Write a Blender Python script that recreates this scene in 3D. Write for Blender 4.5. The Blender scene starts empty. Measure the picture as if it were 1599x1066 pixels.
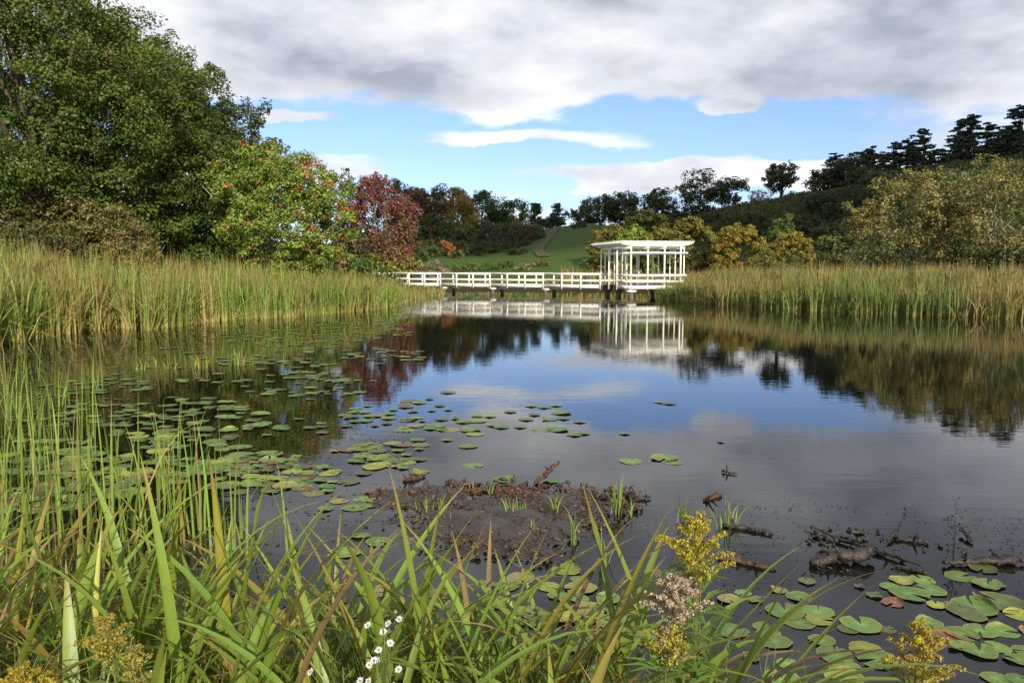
import bpy, math, random
import numpy as np
from mathutils import Vector, Matrix
R = np.random.default_rng(7)
random.seed(7)
rad = math.radians
S = bpy.context.scene
COL = S.collection

# ------------------------------------------------------------------ camera, sky, sun, exposure
F, CX, CY, PITCH, CAMH = 1244.0, 799.5, 533.0, rad(5.33), 2.2
cam_d = bpy.data.cameras.new('camera'); cam = bpy.data.objects.new('camera', cam_d); COL.objects.link(cam)
cam.location = (0, 0, CAMH); cam.rotation_euler = (rad(90) - PITCH, 0, 0)
cam_d.sensor_width = 36.0; cam_d.lens = 36.0 * F / 1599.0; cam_d.clip_start = 0.05; cam_d.clip_end = 6000
S.camera = cam
SUN_EL, SUN_AZ = rad(24.0), rad(161.0)          # azimuth clockwise from +Y (north): behind and to the right
sun_d = bpy.data.lights.new('sun', 'SUN'); sun = bpy.data.objects.new('sun', sun_d); COL.objects.link(sun)
sun_d.energy = 5.0; sun_d.angle = rad(0.5); sun_d.color = (1.0, 0.91, 0.74)
sv = Vector((math.sin(SUN_AZ) * math.cos(SUN_EL), math.cos(SUN_AZ) * math.cos(SUN_EL), math.sin(SUN_EL)))
sun.rotation_euler = sv.to_track_quat('Z', 'Y').to_euler()
S.view_settings.view_transform = 'Standard'; S.view_settings.look = 'None'
S.view_settings.exposure = 0.42; S.view_settings.gamma = 1.0; S.view_settings.use_curve_mapping = False

class NT:
    """tiny node-tree helper"""
    def __init__(s, tree):
        s.t = tree; tree.nodes.clear()
    def n(s, typ, ins=None, **kw):
        nd = s.t.nodes.new(typ)
        for k, v in kw.items(): setattr(nd, k, v)
        for k, v in (ins or {}).items():
            sock = nd.inputs[k]
            if isinstance(v, bpy.types.NodeSocket): s.t.links.new(v, sock)
            else: sock.default_value = v
        return nd
    def m(s, op, a, b=0.0, c=0.0, clamp=False):
        nd = s.n('ShaderNodeMath', operation=op, use_clamp=clamp)
        for i, v in enumerate((a, b, c)):
            if isinstance(v, bpy.types.NodeSocket): s.t.links.new(v, nd.inputs[i])
            else: nd.inputs[i].default_value = v
        return nd.outputs[0]
    def ramp(s, fac, stops, interp='LINEAR'):
        nd = s.n('ShaderNodeValToRGB', {'Fac': fac}); cr = nd.color_ramp; cr.interpolation = interp
        while len(cr.elements) > 1: cr.elements.remove(cr.elements[-1])
        cr.elements[0].position = stops[0][0]; cr.elements[0].color = (*stops[0][1], 1)
        for p, c in stops[1:]:
            e = cr.elements.new(p); e.color = (*c, 1)
        return nd.outputs[0]
    def mix(s, f, a, b):
        nd = s.n('ShaderNodeMix', data_type='RGBA')
        for i, v in ((0, f), (6, a), (7, b)):
            if isinstance(v, bpy.types.NodeSocket): s.t.links.new(v, nd.inputs[i])
            else: nd.inputs[i].default_value = v if i == 0 else (*v, 1)
        return nd.outputs[2]
    def sstep(s, v, lo, hi):
        nd = s.n('ShaderNodeMapRange', interpolation_type='SMOOTHSTEP')
        s.t.links.new(v, nd.inputs[0]); nd.inputs[1].default_value = lo; nd.inputs[2].default_value = hi
        return nd.outputs[0]

def noise(t, vec, scale, detail=4, rough=0.5, dist=0.0, out=0):
    return t.n('ShaderNodeTexNoise', {'Vector': vec, 'Scale': scale, 'Detail': detail, 'Roughness': rough, 'Distortion': dist}).outputs[out]

world = bpy.data.worlds.new('World'); S.world = world; world.use_nodes = True
def build_world():
    t = NT(world.node_tree)
    tc = t.n('ShaderNodeTexCoord'); g = tc.outputs['Generated']
    sky = t.n('ShaderNodeTexSky', sky_type='NISHITA', sun_disc=False, sun_elevation=SUN_EL, sun_rotation=SUN_AZ,
              air_density=1.0, dust_density=0.6, ozone_density=2.0)
    sep = t.n('ShaderNodeSeparateXYZ', {'Vector': g}); X, Y, Z = sep.outputs
    hl = t.m('POWER', t.m('ADD', t.m('MULTIPLY', X, X), t.m('MULTIPLY', Y, Y)), 0.5)
    el = t.m('DIVIDE', Z, t.m('MAXIMUM', hl, 0.02))            # tangent of elevation
    az = t.m('ARCTAN2', X, Y)                                    # radians right of +Y
    zz = t.m('ADD', t.m('MAXIMUM', Z, 0.0), 0.10)
    p = t.n('ShaderNodeCombineXYZ', {'X': t.m('DIVIDE', X, zz), 'Y': t.m('DIVIDE', Y, zz), 'Z': 0.0}).outputs[0]
    wob = noise(t, p, 1.1, 3, 0.5)
    n1 = noise(t, p, 0.55, 9, 0.56, 0.3)                         # cloud cover
    p2 = t.n('ShaderNodeVectorMath', {0: p, 1: (5.3, 2.1, 0.7)}, operation='ADD').outputs[0]
    n2 = noise(t, p2, 0.42, 6, 0.5, 0.2)                        # lit billows against grey bases
    n3 = noise(t, p2, 1.9, 8, 0.6, 0.1)
    fz = noise(t, t.n('ShaderNodeMapping', {'Vector': g, 'Scale': (1.0, 1.0, 2.4)}).outputs[0], 6.5, 9, 0.56, 0.0)
    pf = noise(t, t.n('ShaderNodeMapping', {'Vector': g, 'Scale': (1.0, 1.0, 2.2)}).outputs[0], 4.4, 8, 0.55, 0.0)
    w = t.m('ADD', t.m('MULTIPLY', t.m('SUBTRACT', wob, 0.5), 0.05), t.m('MULTIPLY', t.m('SUBTRACT', fz, 0.5), 0.075))
    elw = t.m('ADD', el, w)
    # a deck of cloud overhead whose far edge ends low over the horizon
    edge = t.m('ADD', elw, t.m('MULTIPLY', t.sstep(az, 0.12, 0.62), 0.022))
    deck = t.sstep(edge, 0.168, 0.222)
    low = t.m('SUBTRACT', 1.0, t.sstep(elw, 0.02, 0.115))
    bias = t.m('ADD', t.m('MULTIPLY', deck, 0.40), t.m('MULTIPLY', low, 0.05))
    # flat banks of cloud in the clear band: (azimuth, elevation tangent, half width, half height, weight)
    for a0, e0, ha, he, wt in ((0.03, .158, .14, .013, .25), (-.05, .150, .05, .006, .16), (.22, .112, .20, .017, .34), (-.20, .115, .06, .014, .30), (.0, .075, .05, .010, .2),
                               (.26, .185, .035, .010, .30), (-.26, .178, .05, .007, .26), (.52, .15, .12, .04, .22), (-.13,.222,.03,.008,.25)):
        dx = t.m('DIVIDE', t.m('SUBTRACT', az, a0), ha); dy = t.m('DIVIDE', t.m('SUBTRACT', t.m('ADD', el, t.m('MULTIPLY', w, 0.95)), e0), he)
        d2 = t.m('ADD', t.m('MULTIPLY', dx, dx), t.m('MULTIPLY', dy, dy))
        bias = t.m('ADD', bias, t.m('MULTIPLY', t.m('SUBTRACT', 1.0, t.sstep(d2, 0.0, 2.2)), wt))
    d = t.m('ADD', t.m('ADD', t.m('MULTIPLY', n1, 0.62), t.m('MULTIPLY', fz, 0.38)), bias)
    cov = t.sstep(d, 0.60, 0.80)
    thick = t.sstep(d, 0.70, 1.05)
    lum = t.m('ADD', t.m('ADD', t.m('MULTIPLY', t.m('SUBTRACT', n2, 0.5), 1.0), t.m('MULTIPLY', t.m('SUBTRACT', fz, 0.5), 2.1)), t.m('SUBTRACT', t.m('MULTIPLY', t.m('SUBTRACT', pf, 0.5), 1.9), t.m('MULTIPLY', t.m('SUBTRACT', thick, 1.0), 0.30)))
    ccol = t.ramp(t.m('ADD', lum, t.m('ADD', 0.27, t.m('MULTIPLY', t.m('SUBTRACT', 1.0, deck), 0.22))), [(0.0, (2.8, 3.05, 3.6)), (0.25, (3.9, 4.15, 4.7)), (0.45, (4.9, 5.1, 5.55)), (0.70, (5.9, 6.05, 6.35)), (1.05, (7.7, 7.75, 7.8))])
    skyc = t.n('ShaderNodeVectorMath', {0: sky.outputs[0], 1: (0.84, 0.90, 1.20)}, operation='MULTIPLY').outputs[0]
    cc = t.mix(cov, skyc, (1, 1, 1))
    t.t.links.new(ccol, cc.node.inputs[7])
    bg = t.n('ShaderNodeBackground', {'Color': cc, 'Strength': 0.115})
    o = t.n('ShaderNodeOutputWorld'); t.t.links.new(bg.outputs[0], o.inputs[0])
build_world()

# ------------------------------------------------------------------ projection helpers (authoring: photograph pixel -> place)
cp, sp = math.cos(PITCH), math.sin(PITCH)
def ground(px, py, z=0.0):
    dx, dy = (px - CX) / F, (py - CY) / F
    down = sp + dy * cp; fwd = cp - dy * sp
    k = (CAMH - z) / down
    return Vector((dx * k, fwd * k, z))
def at(px, py, D):
    """point seen at pixel (px,py) whose ground distance ahead is D"""
    dx, dy = (px - CX) / F, (py - CY) / F
    down = sp + dy * cp; fwd = cp - dy * sp
    k = D / fwd
    return Vector((dx * k, D, CAMH - down * k))

# ------------------------------------------------------------------ materials
MATS = {}
def mat(name, fn):
    if name in MATS: return MATS[name]
    m = bpy.data.materials.new(name); m.use_nodes = True
    t = NT(m.node_tree); sh, *disp = fn(t)
    o = t.n('ShaderNodeOutputMaterial'); t.t.links.new(sh, o.inputs[0])
    MATS[name] = m; return m

def leafy(transl=0.35, gloss=0.05, rough=0.45, jitter=0.0, streak=False):
    def f(t):
        c = t.n('ShaderNodeAttribute', attribute_name='col').outputs['Color']
        if streak:
            tc = t.n('ShaderNodeTexCoord').outputs['Object']
            sn = noise(t, t.n('ShaderNodeMapping', {'Vector': tc, 'Scale': (260, 260, 3)}).outputs[0], 1.0, 3, 0.6)
            bl = noise(t, t.n('ShaderNodeMapping', {'Vector': tc, 'Scale': (25, 25, 9)}).outputs[0], 1.0, 5, 0.7)
            c = t.mix(t.m('MULTIPLY', sn, 0.45), c, (.05, .08, .012)); c = t.mix(t.m('MULTIPLY', t.sstep(bl, .60, .70), .7), c, (.22, .13, .05))
        if jitter:
            r = t.n('ShaderNodeObjectInfo').outputs['Random']
            c = t.n('ShaderNodeHueSaturation', {'Hue': t.m('ADD', 0.5 - jitter / 2, t.m('MULTIPLY', r, jitter)), 'Value': t.m('ADD', 0.75, t.m('MULTIPLY', r, 0.5)), 'Color': c}).outputs[0]
        d = t.n('ShaderNodeBsdfDiffuse', {'Color': c}); tr = t.n('ShaderNodeBsdfTranslucent', {'Color': c})
        mx = t.n('ShaderNodeMixShader', {0: transl, 1: d.outputs[0], 2: tr.outputs[0]})
        gl = t.n('ShaderNodeBsdfGlossy', {'Roughness': rough, 'Color': (1, 1, 1, 1)})
        return (t.n('ShaderNodeMixShader', {0: gloss, 1: mx.outputs[0], 2: gl.outputs[0]}).outputs[0],)
    return f
M_LEAF = mat('foliage', leafy(0.30, 0.02, 0.55))
M_BLADE = mat('blade_leaf', leafy(0.32, 0.02, 0.55))
M_IRIS = mat('iris_leaf', leafy(0.38, 0.03, 0.45, 0.04, True))
M_PETAL = mat('petal', leafy(0.4, 0.01))

def princ(base, rough=0.7, bump=None, spec=0.4):
    def f(t):
        tc = t.n('ShaderNodeTexCoord').outputs['Object']
        col = base(t, tc) if callable(base) else (*base, 1)
        ins = {'Base Color': col, 'Roughness': rough, 'Specular IOR Level': spec}
        if bump:
            ins['Normal'] = t.n('ShaderNodeBump', {'Strength': bump[1], 'Distance': bump[2], 'Height': noise(t, tc, bump[0], 6, 0.6)}).outputs[0]
        return (t.n('ShaderNodeBsdfPrincipled', ins).outputs[0],)
    return f
def bark(c1, c2):
    return princ(lambda t, tc: t.ramp(noise(t, t.n('ShaderNodeMapping', {'Vector': tc, 'Scale': (6, 6, 1.2)}).outputs[0], 2.0, 5, 0.65), [(0.35, c1), (0.65, c2)]), 0.9, (9, 0.6, 0.03), 0.1)
M_BARK = mat('bark_brown', bark((.035, .027, .02), (.11, .09, .07)))
M_BARKL = mat('bark_grey', bark((.14, .125, .10), (.32, .29, .24)))
M_WHITE = mat('weathered_white_paint', princ(lambda t, tc: t.mix(t.sstep(noise(t, tc, 1.3, 7, 0.7), 0.64, 0.74),
        t.ramp(noise(t, tc, 5.0, 6, 0.7), [(0.25, (.60, .57, .50)), (0.6, (.80, .785, .745))]), (.42, .33, .22)), 0.55, (14, 0.3, 0.006)))
M_DECK = mat('grey_deck_wood', princ(lambda t, tc: t.ramp(noise(t, tc, 4.0, 6, 0.7), [(0.3, (.10, .09, .085)), (0.7, (.24, .22, .21))]), 0.8, (12, 0.4, 0.01)))
M_PILE = mat('tarred_pile', princ(lambda t, tc: t.ramp(noise(t, tc, 3.0, 6, 0.7), [(0.3, (.04, .033, .025)), (0.7, (.17, .14, .10))]), 0.85, (10, 0.6, 0.02)))
M_LOG = mat('wet_dead_wood', princ(lambda t, tc: t.ramp(noise(t, tc, 9.0, 8, 0.7), [(0.3, (.008, .006, .005)), (0.55, (.022, .016, .012)), (0.8, (.07, .05, .035))]), 0.55, (22, 0.9, 0.02), 0.5))
M_LOGR = mat('reddish_dead_wood', princ(lambda t, tc: t.ramp(noise(t, tc, 14.0, 8, 0.7), [(0.3, (.02, .012, .008)), (0.5, (.07, .035, .024)), (0.8, (.24, .15, .10))]), 0.7, (22, 0.9, 0.02), 0.3))
def mud(t, tc):
    return t.mix(t.sstep(noise(t, tc, 26.0, 5, 0.7), 0.60, 0.72), t.ramp(noise(t, tc, 3.5, 9, 0.7), [(0.3, (.020, .015, .011)), (0.7, (.062, .045, .033))]), (.12, .08, .045))
M_MUD = mat('wet_mud', princ(mud, 0.42, (34, 0.9, 0.02), 0.5))
def land(t, tc):
    tc = t.n('ShaderNodeNewGeometry').outputs['Position']
    n = noise(t, tc, 0.09, 6, 0.6); f = noise(t, tc, 2.2, 6, 0.7)
    green = t.mix(n, (.038, .075, .012), (.070, .112, .020))
    green = t.mix(t.sstep(noise(t, tc, .35, 5, .65), 0.55, 0.8), green, (.08, .095, .03))
    green = t.mix(t.m('MULTIPLY', f, 0.45), green, (.03, .06, .012))
    z = t.n('ShaderNodeSeparateXYZ', {'Vector': tc}).outputs[2]
    return t.mix(t.sstep(z, 0.12, 0.40), t.ramp(noise(t, tc, 6.0, 6, 0.7), [(0.3, (.018, .014, .010)), (0.7, (.06, .046, .03))]), green) if True else green
def landfix(t, tc):
    c = land(t, tc); return c
M_LAND = mat('meadow_ground', princ(landfix, 0.95, (3, 0.8, 0.15), 0.1))
M_TRACK = mat('dirt_track', princ(lambda t, tc: t.ramp(noise(t, tc, 1.0, 6, 0.7), [(0.35, (.05, .075, .02)), (0.65, (.11, .09, .055))]), 0.95, None, 0.1))
def water(t):
    pos = t.n('ShaderNodeNewGeometry').outputs['Position']
    a = noise(t, t.n('ShaderNodeMapping', {'Vector': pos, 'Scale': (0.8, 3.2, 1)}).outputs[0], 1.6, 3, 0.5)
    b = noise(t, t.n('ShaderNodeMapping', {'Vector': pos, 'Scale': (2.4, 9.0, 1)}).outputs[0], 1.5, 2, 0.5)
    patch = t.sstep(noise(t, t.n('ShaderNodeMapping', {'Vector': pos, 'Scale': (0.06, 0.15, 1)}).outputs[0], 1.0, 3, 0.5), 0.38, 0.66)
    h = t.m('ADD', t.m('MULTIPLY', a, 1.0), t.m('MULTIPLY', t.m('MULTIPLY', b, patch), 0.35))
    nm = t.n('ShaderNodeBump', {'Strength': 1.0, 'Distance': 0.0011, 'Height': h}).outputs[0]
    fr = t.n('ShaderNodeFresnel', {'IOR': 1.333, 'Normal': nm}).outputs[0]
    gl = t.n('ShaderNodeBsdfGlossy', {'Color': (1, 1, 1, 1), 'Roughness': 0.015, 'Normal': nm})
    tr = t.n('ShaderNodeBsdfTransparent', {'Color': (.42, .37, .26, 1)})
    murk = t.n('ShaderNodeBsdfDiffuse', {'Color': (.010, .010, .007, 1)})
    under = t.n('ShaderNodeMixShader', {0: 0.45, 1: tr.outputs[0], 2: murk.outputs[0]})
    return (t.n('ShaderNodeMixShader', {0: fr, 1: under.outputs[0], 2: gl.outputs[0]}).outputs[0],)
M_WATER = mat('pond_water', water)
M_CLOUD = mat('cloud_white', princ((.9, .9, .9), 1.0, None, 0.0))

ORDW = ['first', 'second', 'third', 'fourth', 'fifth', 'sixth', 'seventh', 'eighth', 'ninth', 'tenth', 'eleventh', 'twelfth', 'thirteenth', 'fourteenth']
# ------------------------------------------------------------------ object helpers
def tag(o, label=None, cat=None, group=None, kind=None):
    for k, v in (('label', label), ('category', cat), ('group', group), ('kind', kind)):
        if v: o[k] = v
    return o
def link(name, me, parent=None, loc=None):
    o = bpy.data.objects.new(name, me); COL.objects.link(o)
    if parent is not None: o.parent = parent
    if loc is not None: o.location = loc
    return o
def empty(name, loc, label, cat, group=None):
    o = bpy.data.objects.new(name, None); COL.objects.link(o); o.location = loc; o.empty_display_size = 0.2
    return tag(o, label, cat, group)
def mesh(name, V, Fc, material, colors=None, smooth=False):
    """V (n,3); Fc (m,k) all faces of k corners, or list of such arrays"""
    V = np.asarray(V, np.float32)
    blocks = Fc if isinstance(Fc, list) and isinstance(Fc[0], np.ndarray) else [Fc]
    blocks = [np.asarray(b, np.int32) for b in blocks if len(b)]
    me = bpy.data.meshes.new(name)
    me.vertices.add(len(V)); me.vertices.foreach_set('co', V.ravel())
    nl = sum(b.size for b in blocks); nf = sum(len(b) for b in blocks)
    me.loops.add(nl); me.polygons.add(nf)
    me.loops.foreach_set('vertex_index', np.concatenate([b.ravel() for b in blocks]))
    tot = np.concatenate([np.full(len(b), b.shape[1], np.int32) for b in blocks])
    st = np.concatenate([[0], np.cumsum(tot)[:-1]]).astype(np.int32)
    me.polygons.foreach_set('loop_start', st); me.polygons.foreach_set('loop_total', tot)
    if smooth: me.polygons.foreach_set('use_smooth', np.ones(nf, bool))
    if colors is not None:
        a = me.color_attributes.new('col', 'FLOAT_COLOR', 'POINT')
        c = np.ones((len(V), 4), np.float32); c[:, :3] = colors
        a.data.foreach_set('color', c.ravel())
    me.materials.append(material); me.update(calc_edges=True); me.validate()
    return me

def fnoise(x, y, s, ph=0.0):
    return (np.sin(x * s + ph + 1.3 * np.sin(y * s * .7 + ph)) + np.sin(y * s * 1.3 + ph * 2 + 1.1 * np.sin(x * s * .9)) + np.sin((x + y) * s * 2.1 + ph) * .6) / 2.6
def unit(v): return v / np.maximum(np.linalg.norm(v, axis=-1, keepdims=True), 1e-9)
def rdir(n, r=R): return unit(r.normal(size=(n, 3)))

class Geo:
    """collects vertices, faces and colours, then becomes ONE mesh object"""
    def __init__(s): s.V = []; s.Q = []; s.T = []; s.C = []; s.n = 0
    def add(s, V, Q=None, T=None, C=None):
        V = np.asarray(V, float)
        if Q is not None: s.Q.append(np.asarray(Q) + s.n)
        if T is not None: s.T.append(np.asarray(T) + s.n)
        s.V.append(V); s.C.append(np.broadcast_to(np.asarray((.2, .2, .2)) if C is None else np.asarray(C), V.shape).copy()); s.n += len(V)
    def box(s, c, d, ax=None, C=None):
        """c centre, d full sizes, ax 3x3 rows of axes"""
        ax = np.eye(3) if ax is None else np.asarray(ax)
        k = np.array([[x, y, z] for x in (-.5, .5) for y in (-.5, .5) for z in (-.5, .5)]) * np.asarray(d)
        s.add(np.asarray(c) + k @ ax, Q=[[0, 1, 3, 2], [4, 6, 7, 5], [0, 4, 5, 1], [2, 3, 7, 6], [0, 2, 6, 4], [1, 5, 7, 3]], C=C)
    def tube(s, pts, rr, n=6, C=None, jit=0.0, caps=True):
        pts = np.asarray(pts, float); m = len(pts); rr = np.broadcast_to(np.asarray(rr, float), (m,))
        tg = unit(np.gradient(pts, axis=0)); up = np.array([0.03, 0.05, 1.0]) if abs(tg[0][2]) < 0.9 else np.array([1.0, 0.05, 0])
        u = unit(np.cross(tg, up)); w = np.cross(tg, u)
        a = np.linspace(0, 2 * math.pi, n, endpoint=False)
        rad_ = rr[:, None] * (1 + jit * R.uniform(-1, 1, (m, n)))
        V = pts[:, None] + rad_[..., None] * (np.cos(a)[None, :, None] * u[:, None] + np.sin(a)[None, :, None] * w[:, None])
        i = np.arange(m - 1)[:, None] * n; j = np.arange(n)[None]; j2 = (j + 1) % n
        Q = np.stack([i + j, i + j2, i + n + j2, i + n + j], -1).reshape(-1, 4)
        V = V.reshape(-1, 3)
        if caps:
            V = np.vstack([V, pts[0], pts[-1]]); jj = np.arange(n)
            T = np.vstack([np.stack([np.full(n, m * n), (jj + 1) % n, jj], -1), np.stack([np.full(n, m * n + 1), (m - 1) * n + jj, (m - 1) * n + (jj + 1) % n], -1)])
            s.add(V, Q, T, C)
        else: s.add(V, Q, None, C)
    def build(s, name, material, parent=None, smooth=False, loc=None):
        blocks = ([np.vstack(s.Q)] if s.Q else []) + ([np.vstack(s.T)] if s.T else [])
        V = np.vstack(s.V)
        if loc is not None: V = V - np.asarray(loc)
        return link(name, mesh(name, V, blocks, material, np.vstack(s.C), smooth), parent, loc)

def leaves(g, P, N, size, col, aspect=0.55, fold=0.18, r=R):
    """one folded four-cornered leaf at every P facing N"""
    n = len(P); N = unit(N); a = unit(np.cross(N, rdir(n, r))); b = np.cross(N, a)
    s = (np.broadcast_to(size, (n,)) * r.uniform(0.7, 1.3, n))[:, None]
    V = np.stack([P - a * s * .5, P + b * s * .5 * aspect + N * s * fold, P + a * s * .5, P - b * s * .5 * aspect + N * s * fold], 1)
    C = np.repeat(col, 4, axis=0)
    g.add(V.reshape(-1, 3), Q=np.arange(n * 4).reshape(n, 4), C=C)

def vary(base, n, amt=0.25, hue=0.12, r=R):
    base = np.asarray(base, float)
    v = base * (1 + amt * r.uniform(-1, 1, (n, 1))) * (1 + hue * r.uniform(-1, 1, (n, 3)))
    return np.clip(v, 0.003, 1)

# ------------------------------------------------------------------ the land
POND = np.array([(-26, 17), (-19, 20.5), (-15.5, 25), (-15.5, 33), (-12, 38.5), (-9.0, 48), (-7.7, 58), (-9, 72), (-4, 77), (5, 76), (13, 73), (15, 64), (13, 57),
                 (14.5, 48), (18, 40.5), (23, 37.5), (35, 33), (44, 20), (38, 2), (20, 0), (8, 1.6), (3, 2.75), (0.6, 3.2), (-0.8, 3.45), (-2.2, 3.9), (-3.6, 4.6), (-6, 5.6), (-11, 6.5), (-19, 8.5), (-27, 11)])
def sdf(x, y):
    """signed distance to the shore: positive on land"""
    x = np.asarray(x, float); y = np.asarray(y, float); d = np.full(x.shape, 1e9); ins = np.zeros(x.shape, bool)
    for i in range(len(POND)):
        a = POND[i]; b = POND[(i + 1) % len(POND)]; e = b - a
        tt = np.clip(((x - a[0]) * e[0] + (y - a[1]) * e[1]) / (e @ e), 0, 1)
        d = np.minimum(d, np.hypot(x - a[0] - tt * e[0], y - a[1] - tt * e[1]))
        c = ((a[1] > y) != (b[1] > y)) & (x < (b[0] - a[0]) * (y - a[1]) / (b[1] - a[1] + 1e-12) + a[0]); ins ^= c
    return np.where(ins, -d, d)
PX = [-3000, -800, 0, 400, 640, 760, 850, 900, 1000, 1100, 1180, 1300, 1400, 1500, 1600, 2400, 4000]
YC = [405, 372, 368, 384, 386, 384, 369, 361, 352, 340, 327, 316, 297, 286, 280, 282, 380]
DC = [240, 230, 230, 225, 220, 225, 235, 230, 215, 205, 195, 190, 185, 185, 185, 190, 220]
def terrain(x, y):
    x = np.asarray(x, float); y = np.asarray(y, float)
    s = sdf(x, y); D = np.hypot(x, y)
    wob = 0.05 * np.sin(x * 1.7 + np.sin(y * 1.3)) * np.cos(y * 1.9 + .5 * x) + .03 * np.sin(x * 4.1 + 1) * np.sin(y * 3.7)
    nb = np.clip((8 - y) / 2.5, 0, 1); s = np.clip(s, -200, 400)
    near = np.where(s > 0, (0.5 + .2 * nb) * (1 - np.exp(-s / (1.6 - .85 * nb))) + wob * np.clip(s, 0, 1), -0.75 * (1 - np.exp(s / 2.2)))
    px = CX + F * np.tan(np.clip(np.arctan2(x, np.maximum(y, 1e-3)), -1.2, 1.2))
    px = np.where(y <= 0, np.where(x < 0, -3000, 4000), px)
    yc = np.interp(px, PX, YC); dc = np.interp(px, PX, DC)
    zc = CAMH + (417 - yc) / F * dc
    k0 = np.clip((D - 92) / (dc - 92), 0, 1); kl = np.clip((D - 80) / (dc - 80), 0, 1); k = k0; k = k * k * (3 - 2 * k)
    roll = 0.35 * np.sin(x * .09 + 1) * np.cos(y * .07) * np.clip((D - 85) / 40, 0, 1)
    back = np.clip((y + 10) / 40, 0, 1)
    k = k + (1 - (1 - kl) ** 2.2 - k) * np.clip((980 - px) / 60, 0, 1)
    return near + k * (zc - 0.5) * back + roll
def tz(x, y): return float(terrain(np.array([x]), np.array([y]))[0])

def build_land():
    na = 420
    rr = np.concatenate([np.linspace(0.15, 9, 90), np.geomspace(9.15, 110, 100), np.geomspace(112, 420, 70), np.geomspace(440, 4500, 14)])
    th = np.concatenate([np.linspace(-0.80, 0.80, 300), np.linspace(0.80, 2 * math.pi - 0.80, na - 300 + 2)[1:-1]])
    A, B = np.meshgrid(rr, th, indexing='ij'); x = A * np.sin(B); y = A * np.cos(B)
    z = terrain(x, y); V = np.stack([x, y, z], -1).reshape(-1, 3); n = len(th); m = len(rr)
    i = np.arange(m - 1)[:, None] * n; j = np.arange(n)[None]; j2 = (j + 1) % n
    Q = np.stack([i + j, i + n + j, i + n + j2, i + j2], -1).reshape(-1, 4)
    V = np.vstack([V, [0, 0, tz(0, 0)]]); jj = np.arange(n)
    T = np.stack([np.full(n, len(V) - 1), jj, (jj + 1) % n], -1)
    o = link('ground', mesh('ground', V, [Q, T], M_LAND, smooth=True)); tag(o, kind='structure')
build_land()
g = Geo(); xs = np.linspace(-45, 55, 11); ys = np.linspace(-6, 90, 11)
Xg, Yg = np.meshgrid(xs, ys, indexing='ij'); Vw = np.stack([Xg, Yg, Xg * 0], -1).reshape(-1, 3)
i = np.arange(10)[:, None] * 11; j = np.arange(10)[None]
g.add(Vw, Q=np.stack([i + j, i + 11 + j, i + 12 + j, i + j + 1], -1).reshape(-1, 4))
tag(g.build('water', M_WATER, smooth=True), kind='structure')

def build_track():
    pts = [ground(838, 436, .5)]
    pp = [(850, 100), (840, 108), (846, 118), (854, 132), (862, 150), (868, 170), (874, 195), (880, 222)]
    L = []
    for px, D in pp:
        X = (px - CX) / F * D; L.append((X, D))
    L = np.array(L); tt = np.linspace(0, len(L) - 1, 60); x = np.interp(tt, range(len(L)), L[:, 0]); y = np.interp(tt, range(len(L)), L[:, 1])
    V = []
    for k in range(60):
        for s_ in (-1.0, -0.35, 0.35, 1.0):
            xx = x[k] + s_ * .75; V.append((xx, y[k], tz(xx, y[k]) + 0.12))
    Q = [[4 * k + a, 4 * k + a + 1, 4 * k + a + 5, 4 * k + a + 4] for k in range(59) for a in range(3)]
    tag(link('path', mesh('path', V, Q, M_TRACK)), kind='structure')
build_track()

# unseen cumulus bank, added behind the camera to keep sun off the far hill
def build_shade_cloud():
    H = 420.0; off = Vector((sv.x, sv.y, 0)).normalized() * (H / math.tan(SUN_EL))
    g = Geo(); r = np.random.default_rng(4)
    u = np.linspace(0, 2 * math.pi, 18, endpoint=False); v = np.linspace(-1.35, 1.35, 9)
    for k in range(100):
        cx = r.uniform(-330, 330); cy = r.uniform(0, 1) * 330
        rx = r.uniform(38, 62); y0 = 178 + 10 * math.sin(cx * .03)
        c = np.array([cx + off.x, y0 + cy + off.y, H + r.uniform(-8, 25)])
        A, B = np.meshgrid(v, u, indexing='ij')
        d = np.stack([np.cos(A) * np.cos(B), np.cos(A) * np.sin(B), np.sin(A) * .5], -1)
        d = d * (1 + .10 * np.sin(5 * B + k) * np.cos(4 * A)[...])[..., None]
        V = (c + d * rx).reshape(-1, 3); ii = np.arange(8)[:, None] * 18; jj = np.arange(18)[None]; j2 = (jj + 1) % 18
        g.add(V, Q=np.stack([ii + jj, ii + j2, ii + 18 + j2, ii + 18 + jj], -1).reshape(-1, 4))
    tag(g.build('cloud', M_CLOUD, smooth=True), kind='stuff', label='unseen bank of low cumulus cloud added to shade the far hill', cat='cloud')
build_shade_cloud()

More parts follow.
